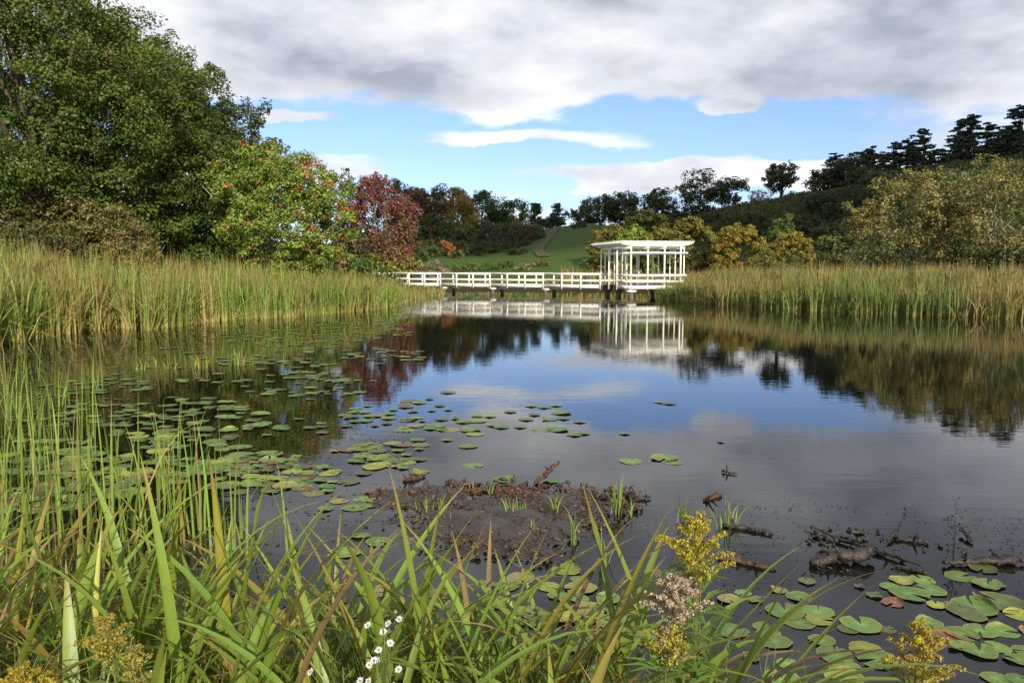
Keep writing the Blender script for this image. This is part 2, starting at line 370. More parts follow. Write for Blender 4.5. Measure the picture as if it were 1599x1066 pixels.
# ------------------------------------------------------------------ footbridge and pergola
def copy_to(src, name_parent, loc, rot=None):
    o = src.copy(); COL.objects.link(o); o.parent = name_parent; o.location = loc
    if rot is not None: o.rotation_euler = rot
    return o
def build_bridge():
    A = np.array([(937 - CX) / F * 61.0, 60.6]); B = np.array([(560 - CX) / F * 72.0, 71.5])
    L = np.linalg.norm(B - A); e = (B - A) / L; ang = math.atan2(e[1], e[0])
    root = empty('footbridge', (A[0], A[1], 0), 'low white timber footbridge with open railings leading to the pergola', 'footbridge')
    root.rotation_euler = (0, 0, ang)
    W = 2.0; sp_ = 1.60; n = int(L / sp_)                          # local x along the bridge, local -y is away from the camera (e points left)
    g = Geo(); g.box((0, 0, 0), (.10, .11, 1.18)); post0 = g.build('post', M_WHITE, root, loc=None); first = True
    for k in range(n + 1):
        for yy in (-0.06, -W + .06):
            loc = (k * sp_ + 0.05, yy + (.075 if yy > -1 else -.075), 1.08)
            if first: post0.location = loc; first = False
            else: copy_to(post0, root, loc)
    rail0 = {}
    for nm, z, hgt, dep in (('top_rail', 1.66, .16, .13), ('mid_rail', 1.16, .13, .06), ('fascia_board', 0.73, .25, .07)):
        g = Geo(); g.box((0, 0, 0), (sp_ * 3 - .012, dep, hgt)); o = g.build(nm, M_WHITE, root); first = True
        for s_ in range(n // 3 + 1):
            for yy in (-.03, -W + .03):
                loc = (s_ * sp_ * 3 + sp_ * 1.5, yy, z)
                if first: o.location = loc; first = False
                else: copy_to(o, root, loc)
    g = Geo(); g.box((0, 0, 0), (.14, W - .16, .05)); pl = g.build('deck_plank', M_DECK, root); pl.location = (0.08, -W / 2, .84)
    for k in range(1, int((n * sp_) / .15)): copy_to(pl, root, (0.08 + k * .15, -W / 2, .84 + random.uniform(-.004, .004)))
    for yy in (-.35, -W + .35):
        g = Geo(); g.box(((n * sp_) / 2, yy, .69), (n * sp_, .12, .22)); g.build('joist', M_PILE, root)
    for k in (2.95, 5.95, 8.9, 11.9):
        for yy in (-.22, -W + .22):
            g = Geo(); g.tube([(0, 0, -1.0), (0, 0, .1), (0, 0, .42)], (.17, .16, .15), 10, jit=.06); p = g.build('pile', M_PILE, root); p.location = (k * sp_, yy, 0)
            g = Geo(); g.box((0, 0, .46), (.62, .34, .13)); g.build('pile_cap', M_WHITE, p)
    return root
build_bridge()

def build_pergola():
    ang = math.atan2(1.3, 5.0); O = np.array([at(985, 417, 57.2).x, 57.2])
    root = empty('pergola', (O[0], O[1], 0), 'open white pergola with slatted roof standing over the pond', 'pergola')
    root.rotation_euler = (0, 0, ang)
    FW, DP = 3.95, 4.9                                             # front width, depth (local x right, y away)
    posts = [(x, -.02, 4.08, .10) for x in (0, 1.3, 2.6, 3.87)] + [(4.22, .15, 3.62, .08)]
    posts += [(-.06, y, 3.55, .075) for y in (0.85, 1.45, 2.35, 3.0, 3.9, 4.9)] + [(-.62, y, 3.55, .075) for y in (1.1, 2.7, 4.3)]
    posts += [(x, DP, 3.55, .075) for x in (1.3, 2.6, 3.95)] + [(3.95, y, 3.55, .075) for y in (1.0, 1.9, 2.9, 3.9)] + [(2.4, 4.1, 3.55, .075), (0.9, 2.9, 3.55, .075)]
    for x, y, h, w in posts:
        g = Geo(); g.box((0, 0, (h - .55) / 2), (w, w, h - .55)); o = g.build('post', M_WHITE, root); o.location = (x, y, .55)
    # rafters run across and taper at both free ends
    x0, x1 = -.95, 4.95
    prof = [(x0, 3.93, 3.985), (x0 + .35, 3.80, 4.0), (x0 + 1.2, 3.66, 4.01), (x1 - 1.2, 3.66, 4.01), (x1 - .35, 3.80, 4.0), (x1, 3.93, 3.985)]
    V = []; 
    for t_ in (-.025, .025):
        for x, a, b in prof: V += [(x, t_, a), (x, t_, b)]
    m = len(prof) * 2; Q = []
    for k in range(len(prof) - 1):
        a = 2 * k; Q += [[a, a + 2, a + 3, a + 1], [m + a, m + a + 1, m + a + 3, m + a + 2], [a, m + a, m + a + 2, a + 2], [a + 1, a + 3, m + a + 3, m + a + 1]]
    Q += [[0, 1, m + 1, m], [m - 2, 2 * m - 2, 2 * m - 1, m - 1]]
    g = Geo(); g.add(V, Q=Q); r0 = g.build('rafter', M_WHITE, root); r0.location = (0, .11, 0)
    for k in range(1, 19): copy_to(r0, root, (random.uniform(-.02, .02), .11 + k * .31, random.uniform(-.006, .006)))
    g = Geo(); g.box((0, 0, 0), (.05, 6.0, .06)); s0 = g.build('roof_slat', M_WHITE, root); s0.location = (x0 + .2, 2.75, 4.045)
    for k in range(1, 19): copy_to(s0, root, (x0 + .2 + k * .31, 2.75, 4.045))
    for x in (-.18, 1.3, 2.6, 4.08):
        g = Geo(); g.box((x, 2.55, 3.575), (.08, 5.5, .16)); g.build('roof_beam', M_WHITE, root)
    for (a, b, c, d, z) in ((-.15, 4.4, -.12, 0, 3.22), (-.15, 3.2, 2.9, 0, 3.16), (-.1, 4.1, 5.0, 0, 3.22)):
        g = Geo(); g.box(((a + b) / 2, c, z), (b - a, .06, .12)); g.build('cross_beam', M_WHITE, root)
    for x in (-.14, 4.05):
        g = Geo(); g.box((x, 2.5, 3.2), (.06, 4.9, .14)); g.build('side_beam', M_WHITE, root)
    for nm, z, h, d in (('top_rail', 1.60, .16, .13), ('mid_rail', 1.15, .14, .07), ('fascia_board', .75, .26, .08)):
        g = Geo(); g.box((2.03, -.13, z), (4.5, d, h)); g.build(nm, M_WHITE, root)
        if nm != 'fascia_board':
            g = Geo(); g.box((2.0, 5.06, z), (4.1, d, h)); g.build(nm, M_WHITE, root)
            g = Geo(); g.box((4.12, 2.55, z), (d, 4.8, h)); g.build(nm, M_WHITE, root)
        g = Geo(); g.box((-.16, 1.1, z), (d, 2.0, h)); g.build(nm, M_WHITE, root)
    g = Geo(); g.box((0, 0, 0), (.14, 4.9, .05)); pl = g.build('deck_plank', M_DECK, root); pl.location = (-.02, 2.5, .84)
    for k in range(1, 28): copy_to(pl, root, (-.02 + k * .15, 2.5, .84 + random.uniform(-.003, .003)))
    g = Geo(); g.box((2, 1.6, 1.22), (3.2, .4, .07)); b_ = g.build('bench_seat', M_WHITE, root)
    for x in (.6, 3.4):
        g = Geo(); g.box((x, 1.6, 1.02), (.08, .34, .33)); g.build('bench_leg', M_WHITE, b_)
    for y in (.4, 2.5, 4.6):
        g = Geo(); g.box((1.95, y, .68), (4.2, .14, .24)); g.build('joist', M_PILE, root)
    for x in (.1, 3.9):
        for y in (.15, 2.5, 4.7):
            g = Geo(); g.tube([(0, 0, -1.0), (0, 0, .1), (0, 0, .45)], (.22, .2, .2), 10, jit=.08); p = g.build('pile', M_PILE, root); p.location = (x, y, 0)
            g = Geo(); g.box((0, 0, .48), (.62, .5, .14)); g.build('pile_cap', M_WHITE if y < 1 else M_PILE, p)
build_pergola()

# ------------------------------------------------------------------ trees
def bez(a, b, c, n): 
    t = np.linspace(0, 1, n)[:, None]; return (1 - t) ** 2 * a + 2 * t * (1 - t) * b + t * t * c
def tree(name, label, cat, px, ytop, D, hw, col, col2=None, f2=0.0, group=None, leaf_px=4.5, dens=4.0, shape='round', skirt=0.15, bark_m=None, trunk_w=None,
         nclump=None, special=None, depth=1.0, stems=1, lean=0.0, branch_vis=14, flat=.65, rc_k=1.0, seed=None, yb=None, gap=0.0):
    r = np.random.default_rng(seed if seed is not None else int(px * 7 + ytop * 13 + D) % 99991)
    top = at(px, ytop, D); x, y = top.x, D; zb = tz(x, y) if yb is None else at(px, yb, D).z; H = top.z - zb
    if H < .8: print('LOWTREE', label, px, ytop, D, round(H, 2)); H = .8
    k = D / F; W = hw * k; root = empty(name, (x, y, zb - .05), label, cat, group)
    area = 2 * hw * (H / k) * .8; ls = leaf_px * k
    n = int(area / (leaf_px ** 2 * .45) * dens * (1.9 if D < 75 else 2.3))
    nc = nclump or int(np.clip(area / 55, 34, 420))
    # crown envelope
    z0 = H * skirt; cz = (H + z0) / 2; rz = (H - z0) / 2
    cc = []
    ph = r.uniform(0, 6.3, 6)
    while len(cc) < nc:
        d = rdir(1, r)[0]; q = r.uniform(0.30, 1.0) ** 0.45
        if shape == 'round': prof = 1.0
        elif shape == 'dome': prof = 1.0 + (.25 if d[2] < 0 else 0)
        az_ = math.atan2(d[1], d[0])
        lob = 1 + .13 * math.sin(3 * az_ + ph[0] + 2 * d[2]) + .10 * math.sin(5 * az_ + ph[1] + 3 * d[2]) + .07 * math.sin(7 * d[2] + ph[2])
        if shape == 'ball': lob = 1 + (lob - 1) * .35; q = r.uniform(.45, 1.0) ** .4; prof = 1.12 if d[2] < 0 else 1.0
        if shape in ('cone', 'spruce'):
            h = r.uniform(0, 1) ** 0.8; rr_ = (1 - h) ** .85 * r.uniform(.35, 1.0) + .02
            P = np.array([math.cos(az_) * rr_ * W, math.sin(az_) * rr_ * W, z0 + h * (H - z0) * .97])
        elif shape == 'pine':
            lv = r.integers(0, 8); h = .22 + .78 * (lv / 7.0); h = float(np.clip(h + r.normal() * .035, .15, .985))
            ext = (1.0 - .62 * max((h - .38) / .62, 0) ** 1.6) * (0.8 + .35 * math.sin(lv * 2.4 + ph[3] + az_)) ; rr_ = r.uniform(.08, 1.0) * ext
            if len(cc) % 4 == 0: pb = (r.uniform(0, 6.28), r.uniform(.24, .97), r.uniform(.6, 1.15), r.uniform(-.03, .05))
            ext = (1.05 - .80 * ((pb[1] - .2) / .8) ** 1.5) * pb[2]; rr_ = (.28, .55, .8, 1.0)[len(cc) % 4] * ext
            P = np.array([math.cos(pb[0] + .12 * r.normal()) * rr_ * W, math.sin(pb[0] + .12 * r.normal()) * rr_ * W, H * (pb[1] + pb[3] * rr_ + .008 * r.normal())])
            if len(cc) == nc - 1: P = np.array([0, 0, H * .975])
        else:
            P = np.array([d[0] * W * q * lob * prof * .93, d[1] * W * depth * q * lob * prof * .93, cz + d[2] * rz * q * (1 + .05 * math.sin(4 * az_ + ph[3])) * .96])
            if d[2] < -.2 and shape == 'round': P[:2] *= .86
        cc.append(P)
    cc = np.array(cc); cc[:, 0] += lean * (cc[:, 2] / max(H, .1)) * W
    rc = rc_k * (W * rz * 1.1 / (nc ** .5) * 2.1) ** .5 * .36 * 1.25
    rc = np.clip(rc, ls * .9, W * .42)
    per = max(6, int(n / nc)); idx = np.repeat(np.arange(nc), per); m = len(idx)
    rcl = rc * r.uniform(.65, 1.35, nc)
    NS = 7; sd_ = rdir(nc * NS, r); sub = idx * NS + r.integers(0, NS, m); v = rdir(m, r); fl = .3 if shape in ('pine', 'spruce') else flat
    off = sd_[sub] * .74 + v * (.50 * r.uniform(.3, 1.0, m) ** .6)[:, None]
    P = cc[idx] + off * rcl[idx][:, None] * np.array([1, 1, fl]); v = unit(sd_[sub] * .5 + v * .6)
    P[:, 2] = np.clip(P[:, 2], .05, H * 1.01)
    N = unit(v * .7 + np.array([0, 0, .45]) + r.normal(size=(m, 3)) * .55)
    cl = r.uniform(0, 1, nc); ctone = r.uniform(.78, 1.22, nc)
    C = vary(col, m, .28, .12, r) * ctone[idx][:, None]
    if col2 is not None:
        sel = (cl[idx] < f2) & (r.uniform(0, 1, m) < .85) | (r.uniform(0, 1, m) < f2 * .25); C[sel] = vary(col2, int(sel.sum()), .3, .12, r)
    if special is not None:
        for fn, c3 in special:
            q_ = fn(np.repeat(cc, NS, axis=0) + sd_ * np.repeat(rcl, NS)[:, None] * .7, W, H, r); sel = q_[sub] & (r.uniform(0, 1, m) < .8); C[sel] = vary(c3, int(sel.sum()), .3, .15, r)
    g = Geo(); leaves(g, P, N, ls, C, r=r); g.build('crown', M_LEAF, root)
    # trunk with limbs
    g = Geo(); tw = trunk_w or max(.018 * H, .05)
    order = np.argsort(-np.linalg.norm(cc - cc.mean(0), axis=1))
    for s_ in range(stems):
        b = np.array([0, 0, 0.]) if stems == 1 else np.array([r.normal() * .12 * W, r.normal() * .12 * W, 0])
        top_ = np.array([r.normal() * W * (.08 if stems == 1 else .4) + lean * W * .8, r.normal() * W * (.08 if stems == 1 else .3), H * (.9 if shape in ('pine', 'spruce', 'cone') else .72)])
        pth = bez(b, (b + top_) / 2 + r.normal(size=3) * .03 * H * np.array([1, 1, 0]), top_, 8)
        ww = tw / (stems ** .4); g.tube(pth, np.linspace(ww, ww * .25, 8), 7)
        for q in range(branch_vis // stems):
            c_ = cc[order[(q * stems + s_) * 2 % len(cc)]] if q % 2 else cc[r.integers(0, nc)]
            hh = np.clip((c_[2] / H) * .7 - .08, .12, .8); kk = min(7, int(hh * 8)); st = pth[kk]
            mid = (st + c_) / 2 + np.array([0, 0, -.04 * H if shape in ('pine',) else .03 * H])
            g.tube(bez(st, mid, c_, 5), np.linspace(ww * .42, ww * .08, 5), 5)
    g.build('trunk', bark_m or M_BARK, root)
    return root

GREEN, DGREEN, PINE, OLIVE = (.085, .145, .022), (.04, .068, .02), (.055, .078, .036), (.15, .145, .035)
# --- the big wood on the left
gl = 'tall broadleaf trees of the dark wood'
G1 = (.098, .135, .020); G2 = (.080, .115, .020)
tree('oak_tree', 'huge green oak filling the corner above the tall reeds', 'tree', 30, -110, 38, 200, G1, (.13, .12, .03), .08, gl, leaf_px=5.2, dens=3.8, skirt=.05, nclump=260, branch_vis=26, rc_k=.98)
tree('oak_tree', 'tall oak whose rounded top rises second highest in the wood', 'tree', 190, 8, 42, 125, G1, (.12, .13, .03), .06, gl, leaf_px=5, dens=2.7, skirt=.05, nclump=110, rc_k=.95)
tree('oak_tree', 'green oak with sloping rounded top just behind the highest ones', 'tree', 268, 62, 46, 92, G2, (.10, .12, .03), .05, gl, leaf_px=4.8, dens=2.8, skirt=.05, nclump=90, rc_k=.95)
tree('oak_tree', 'smaller dark oak low on the descending edge of the wood', 'tree', 330, 108, 50, 72, G2, (.13, .07, .03), .05, gl, leaf_px=4.6, dens=2.8, skirt=.05, nclump=80, rc_k=.95)
tree('oak_tree', 'loose-crowned oak at the very end of the wood above the maple', 'tree', 392, 156, 54, 46, (.08, .10, .03), (.14, .09, .035), .1, gl, leaf_px=5, dens=3.0, skirt=.0, nclump=80, rc_k=.9)
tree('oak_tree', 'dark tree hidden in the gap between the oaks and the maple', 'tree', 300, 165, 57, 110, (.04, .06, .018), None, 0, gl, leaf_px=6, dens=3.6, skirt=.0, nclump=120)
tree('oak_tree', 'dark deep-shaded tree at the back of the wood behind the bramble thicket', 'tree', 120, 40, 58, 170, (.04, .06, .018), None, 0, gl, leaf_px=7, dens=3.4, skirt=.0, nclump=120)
tree('oak_tree', 'oak tree with low boughs reaching out over the thicket', 'tree', 85, 140, 39.5, 95, (.085, .14, .022), (.12, .13, .03), .1, gl, leaf_px=5.2, dens=1.8, skirt=.25, nclump=60, seed=5)
# underwood
bu = 'bushes below the dark wood'
BR = (.19, .165, .045)
for (px, yt, D, hw, c, c2, lab) in (
    (25, 285, 36, 80, (.12, .125, .035), (.16, .11, .04), 'tall olive thicket bush at the picture edge behind the reeds'),
    (110, 292, 37, 62, BR, (.20, .17, .05), 'straggly yellow-olive bush in the middle of the thicket'),
    (178, 308, 38, 62, (.16, .145, .045), (.22, .18, .06), 'yellowish bush with ragged branch tips at the dark gap'),
    (60, 340, 34, 70, (.10, .115, .03), (.17, .12, .05), 'low brownish bush in front of the olive thicket'),
    (205, 345, 36, 42, BR, (.2, .16, .05), 'small yellow-brown bush lowest at the end of the thicket'),
    (318, 365, 44, 38, (.075, .135, .022), None, 'fresh green low bush beside the maple trunk'),
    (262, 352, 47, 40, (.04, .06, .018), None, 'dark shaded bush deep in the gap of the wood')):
    tree('bush', lab, 'bush', px, yt, D, hw, c, c2, .3, bu, leaf_px=4.8, dens=2.6, shape='dome', skirt=0, stems=4, branch_vis=12, bark_m=M_BARKL, trunk_w=.05, rc_k=.85)

# --- the maple with red sprays, the purple tree beside it, and what grows under them
def sprays(n, xb, zb):
    def f(cc, W, H, r):
        q = (r.uniform(0, 1, len(cc)) < n) & ((cc[:, 0] / W > xb) | (cc[:, 2] / H > zb) ) & (cc[:, 1] < .5 * W)
        return q
    return f
tree('maple_tree', 'bright green maple with scattered red sprays beside the purple tree', 'tree', 432, 222, 43, 112, (.215, .285, .045), (.15, .23, .035), .3, None, leaf_px=4.4, dens=6.0,
     skirt=.04, bark_m=M_BARKL, trunk_w=.13, nclump=300, special=((sprays(.13, .35, .88), (.46, .11, .05)), (sprays(.04, -.9, .5), (.42, .15, .07))), stems=3, branch_vis=24, rc_k=.95, seed=11)
tree('dogwood_tree', 'purple-red tree with upright twigs next to the green maple', 'tree', 588, 262, 76, 60, (.20, .09, .068), (.15, .12, .045), .35, None, leaf_px=3.8, dens=3.4,
     skirt=.0, bark_m=M_BARKL, trunk_w=.10, nclump=190, special=((lambda cc, W, H, r: (cc[:, 2] / H > .6) & (r.uniform(0, 1, len(cc)) < .5), (.25, .07, .065)),), stems=5, branch_vis=30, flat=1.5, rc_k=.62, seed=3)
for (px, yt, D, hw, c, c2, f2, lab) in (
    (541, 258, 78, 22, (.10, .13, .03), (.16, .06, .04), .2, 'slim green tree squeezed between the maple and purple tree'),
    (470, 380, 47, 34, (.16, .24, .045), (.45, .06, .03), .3, 'yellow-green shrub with one flaming red spray under the maple'),
    (532, 378, 52, 38, (.15, .23, .04), (.42, .26, .16), .35, 'pale green and peach shrub under the maple edge'),
    (560, 398, 53, 50, (.06, .115, .02), None, 0, 'low dark green shrub mound below the purple tree'),
    (607, 378, 75, 34, (.22, .26, .03), (.30, .12, .04), .3, 'bright yellow-green shrub at the foot of the purple tree'),
    (636, 385, 76, 15, (.30, .10, .08), (.28, .18, .08), .4, 'small pinkish-red shrub at the end of the footbridge'),
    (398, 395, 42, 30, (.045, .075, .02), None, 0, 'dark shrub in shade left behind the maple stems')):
    tree('shrub', lab, 'shrub', px, yt, D, hw, c, c2, f2, 'shrubs under the maple and the purple tree', leaf_px=4.5, dens=3.0, shape='dome', skirt=0, stems=3, branch_vis=8, bark_m=M_BARKL, trunk_w=.04)

# --- far side, behind the bridge (in the cloud's shade)
far = 'trees on the far hillside'
DT = (.090, .115, .042); DR = (.070, .092, .036)
def ft(lab, px, yt, D, hw, c, c2=None, f2=.0, name='tree', cat='tree', **k):
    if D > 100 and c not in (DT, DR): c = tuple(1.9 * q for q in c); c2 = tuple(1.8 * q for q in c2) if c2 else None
    k.setdefault('leaf_px', 2.9); k.setdefault('dens', 3.8); k.setdefault('branch_vis', 8); k.setdefault('skirt', .03); k.setdefault('rc_k', 1.15); k.setdefault('flat', .8)
    tree(name, lab, cat, px, yt, D, hw * 1.2, c, c2, f2, far, **k)
AUT = (.20, .125, .03)
ft('dark round tree poking up highest behind the purple tree', 622, 276, 175, 18, (.05, .075, .02), name='tree')
ft('small dark treetop between the purple tree and the reddish one', 645, 284, 175, 13, DGREEN)
ft('dull reddish tree right behind the purple tree', 655, 293, 150, 24, (.12, .06, .035), (.08, .06, .03), .3)
ft('tall dark tree with reddish brown top before the amber tree', 682, 288, 148, 24, (.065, .06, .025), (.12, .05, .03), .3)
ft('amber yellow tree the brightest on the far slope', 713, 291, 146, 27, AUT, (.10, .11, .03), .3, name='autumn_tree')
ft('amber foliage tree lower down beside the orange bush', 738, 335, 138, 18, (.17, .13, .03), (.08, .09, .025), .3, name='autumn_tree')
ft('broad dark green tree just past the amber tree', 752, 296, 160, 28, (.04, .072, .02))
ft('pointed green tree standing past the broad dark one', 800, 307, 160, 24, (.05, .09, .022))
ft('dull brown tree wedged between two green ones', 776, 318, 165, 16, (.07, .07, .03))
ft('dark fir just before the gap with the white house', 837, 318, 200, 15, (.03, .048, .022), shape='cone')
ft('narrow grey-green spruce standing alone against the sky gap', 871, 315, 205, 14, (.045, .06, .03), name='spruce_tree', shape='spruce', skirt=.02, dens=2.6)
ft('broad dark conifer at the foot of the lone spruce', 862, 335, 195, 18, (.03, .045, .02), name='spruce_tree')
ft('brown-orange pyramidal tree at the upper end of the meadow', 812, 342, 140, 17, (.14, .085, .03), (.07, .08, .025), .3, name='autumn_tree')
ft('olive tree beside the brown pyramidal one', 834, 350, 145, 14, (.085, .09, .025))
ft('dark tree low on the far slope under the reddish one', 668, 335, 125, 26, (.045, .06, .018), (.10, .05, .03), .15)
ft('grey leafless-looking bush below the broad dark tree', 762, 345, 135, 18, (.07, .065, .04), dens=2.2)
ft('dark olive tree under the dark reddish-topped one', 700, 342, 130, 22, (.06, .07, .02), (.13, .11, .03), .2)
ft('yellow-olive tree in the thick of the far slope', 725, 350, 128, 20, (.11, .105, .028), (.06, .07, .02), .3)
ft('rounded green tree at the top corner of the meadow', 785, 345, 140, 18, (.05, .075, .02))
fb = 'bushes along the edge of the far meadow'
for (px, yt, D, hw, c, lab) in ((698, 372, 112, 10, (.30, .11, .035), 'glowing orange bush low on the far slope'), (672, 378, 110, 20, (.055, .07, .02), 'dark green bush beside the orange one'),
    (645, 372, 108, 22, (.06, .055, .025), 'brownish dark bush behind the beige seedheads'), (725, 376, 113, 18, (.06, .075, .025), 'grey-green bush past the orange one'), (745, 383, 112, 15, (.03, .048, .016), 'very dark low bush at the meadow edge'),
    (768, 374, 118, 20, (.06, .08, .022), 'green bush in the middle of the meadow edge'), (795, 376, 122, 18, (.045, .065, .02), 'dark green bush nearing the dirt track'), (818, 377, 126, 15, (.05, .06, .02), 'low olive bush at the end of the meadow edge'),
    (808, 391, 108, 18, (.028, .045, .016), 'dark oval shrub lying alone on the meadow'), (800, 389, 109, 8, (.03, .05, .02), 'tiny dark shrub against the oval one'), (842, 362, 140, 12, (.05, .07, .02), 'small bush below the white house'),
    (905, 345, 150, 14, (.05, .065, .02), 'dark bush at the top of the meadow past the track'), (712, 388, 108, 13, (.07, .09, .025), 'low ragged bush in front of the orange one'), (660, 392, 104, 16, (.06, .075, .02), 'low bush near the purple tree in meadow')):
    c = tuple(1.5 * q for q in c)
    tree('bush', lab, 'bush', px, yt, D, hw, c, None, 0, fb, leaf_px=3.2, dens=3.4, shape='dome', skirt=0, branch_vis=4)
# crest and slope beyond the pergola
DT_ = 0
ft('wide dark treetop at the low end of the crest', 912, 322, 190, 24, DT); ft('domed dark tree on the crest next to the low end', 938, 304, 195, 30, DT)
ft('dark tree with flat top in the crest wood', 968, 300, 195, 26, DT); ft('dull olive tree at the end of the crest wood', 992, 306, 190, 22, (.05, .06, .022))
ft('small pointed dark tree between the two crest groups', 1030, 292, 190, 22, DT, shape='round'); ft('low dark tree filling the dip of the crest', 1052, 318, 188, 20, DT)
ft('tall loose dark tree the higher of the pair on the crest', 1094, 265, 188, 30, DT, dens=2.8, leaf_px=3.2); ft('rounded dark tree the lower of the pair on the crest', 1140, 276, 186, 24, DT, skirt=.12)
ft('pale bare grey-brown tree between the pair and the lone tree', 1186, 297, 183, 18, (.20, .16, .11), dens=1.5, leaf_px=2.6, bark_m=M_BARKL, branch_vis=20)
ft('lone dark egg-shaped tree on the bare hilltop with sky behind its trunk', 1219, 252, 182, 22, DT, skirt=.24, rc_k=1.0, nclump=60, name='lone_tree', trunk_w=.38)
ft('small low dark tree crouching under the lone tree', 1240, 300, 180, 17, DT, skirt=.02)
DR_ = 0
for (px, yt, D, hw, lab) in ((1290, 262, 172, 30, 'dark blue-green tree where the black wood begins'), (1322, 240, 170, 26, 'tall dark tree stepping up the black wood'), (1352, 262, 160, 30, 'dark tree in front of the first pines'),
    (1272, 300, 165, 22, 'low dark tree at the foot of the black wood'), (1310, 318, 130, 34, 'shadowy tree behind the round autumn shrubs'), (1385, 268, 150, 40, 'dark tree directly behind the yellowing willow'),
    (1450, 262, 165, 44, 'dark broad tree under the middle pines'), (1530, 245, 165, 50, 'dark broad tree under the highest pines'), (1600, 235, 160, 45, 'dark tree at the picture edge under the pines')):
    ft(lab, px, yt, D, hw, DR, leaf_px=3.8, skirt=.0)
for (px, yt, D, hw, lab) in ((1290, 300, 140, 40, 'shadowy tree down the slope below the start of the black wood'), (1345, 292, 132, 46, 'broad shadowy tree down the slope half hidden by the willow'), (1268, 335, 132, 24, 'low shadowy tree right behind the golden shrub'),
    (1310, 345, 112, 36, 'dark tree closing the gap between golden shrub and willow'), (1400, 300, 128, 45, 'shadowy tree hidden behind the willow crown'), (1480, 290, 125, 55, 'shadowy tree behind both willows'), (1570, 280, 125, 55, 'shadowy tree behind the edge willow')):
    ft(lab, px, yt, D, hw, DR, leaf_px=3.8, skirt=.0)
for k, (px, yt, D, hw, c) in enumerate(((1165, 330, 140, 22, (.05, .052, .022)), (1195, 334, 125, 20, (.045, .05, .02)), (1220, 338, 118, 22, (.06, .055, .025)), (1250, 342, 122, 20, (.045, .055, .02)), (1175, 342, 140, 24, (.05, .055, .022)), (1205, 345, 135, 20, (.04, .055, .02)), (1245, 350, 130, 22, (.045, .055, .02)), (1140, 338, 150, 20, (.045, .05, .02)), (1110, 333, 160, 22, (.05, .05, .02)), (1125, 352, 130, 24, (.05, .06, .022)), (1275, 338, 124, 22, (.04, .045, .018)), (1050, 335, 160, 24, (.04, .05, .02)), (1015, 330, 160, 24, (.045, .05, .02)), (1075, 340, 145, 22, (.05, .055, .02)))):
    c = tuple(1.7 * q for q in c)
    tree('bush', 'dull bush on the scrubby slope below the crest, %s one' % ORDW[k], 'bush', px, yt, D, hw, c, (.09, .07, .03), .3, 'scrub bushes on the slope below the crest', leaf_px=3.2, dens=3.4, shape='dome', skirt=0, branch_vis=3)
pg = 'pines along the top of the hill'
for k, (px, yt, hw, lab) in enumerate(((1305, 238, 20, 'first shortest pine at the foot of the row'), (1340, 236, 19, 'bushy pine second in the row'), (1368, 228, 20, 'pine with a leaning top in the lower row'), (1395, 220, 20, 'dense pine in the lower half of the row'),
    (1420, 214, 20, 'pine with even layers mid-row'), (1445, 200, 22, 'taller pine before the gap in the row'), (1492, 186, 22, 'tall pine just after the gap in the row'), (1520, 177, 26, 'broad tall pine with wide layered top'),
    (1548, 190, 22, 'pine behind the broad tall one'), (1574, 196, 22, 'flat-topped pine near the end of the row'), (1598, 162, 26, 'highest pine at the end of the row'))):
    tree('pine_tree', lab, 'pine', px, yt, 184 - k, hw * 1.3, PINE, None, 0, pg, leaf_px=2.5, dens=2.6, shape='pine', nclump=176, branch_vis=26, rc_k=.66, trunk_w=.3, lean=.25 * math.sin(k * 2.3))
def undergrowth(label, px0, px1, D0, D1, n, cols, hmax, size, seed):
    r = np.random.default_rng(seed); px = r.uniform(px0, px1, n); D = np.sqrt(r.uniform(D0 ** 2, D1 ** 2, n)); x = (px - CX) / F * D; y = D; hm = np.clip(.55 + .45 * fnoise(x, y, .35, seed), .05, 1)
    k = (fnoise(x, y, .22, seed + 3) > -.9) & ((seed != 63) | (y > 112 + np.clip(px - 700, 0, 200) * .16)); x, y, hm = x[k], y[k], hm[k]; n = len(x)
    P = np.stack([x, y, terrain(x, y) + r.uniform(0, 1, n) ** .6 * hmax * hm], -1); q = (fnoise(x, y, .5, seed + 1) * .5 + .5 + r.normal(size=n) * .2) * len(cols); C = np.array(cols)[np.clip(q.astype(int), 0, len(cols) - 1)] * r.uniform(.65, 1.3, (n, 1))
    g = Geo(); leaves(g, P, rdir(n, r) + np.array([0, 0, .6]), size, C, r=r); tag(g.build('undergrowth', M_LEAF), label, 'undergrowth', kind='stuff')
undergrowth('dark scrub and weeds covering the slope below the crest', 1010, 1330, 104, 196, 30000, [(.085, .10, .035), (.105, .105, .04), (.085, .11, .035), (.12, .11, .045)], 1.6, .55, 61)
undergrowth('dark scrub under the black wood and the pines', 1300, 1760, 88, 186, 22000, [(.075, .09, .035), (.10, .105, .04), (.08, .10, .035)], 2.2, .7, 62)
undergrowth('tangled weeds and brambles at the foot of the far trees', 520, 838, 114, 152, 26000, [(.05, .065, .02), (.07, .07, .03), (.05, .075, .022), (.10, .07, .035)], 3.0, .42, 63)
undergrowth('rank weeds at the meadow edge behind the autumn shrubs', 930, 1330, 78, 100, 9000, [(.08, .10, .03), (.12, .12, .04), (.07, .10, .03)], .9, .3, 64)
for k in range(13):
    px = 1308 + k * 24; yt = 258 - k * 4.6 + 7 * math.sin(k * 2.1)
    tree('pine_tree', 'darker pine in the lower row in front of the hilltop pines, %s from its start' % ORDW[k], 'pine', px, yt, 168 - k, 24, PINE, None, 0, 'pines in the lower row on the hill', leaf_px=2.7, dens=2.6, shape='pine', nclump=110, branch_vis=16, rc_k=.75, trunk_w=.3, lean=.2 * math.sin(k * 3.3), skirt=0)
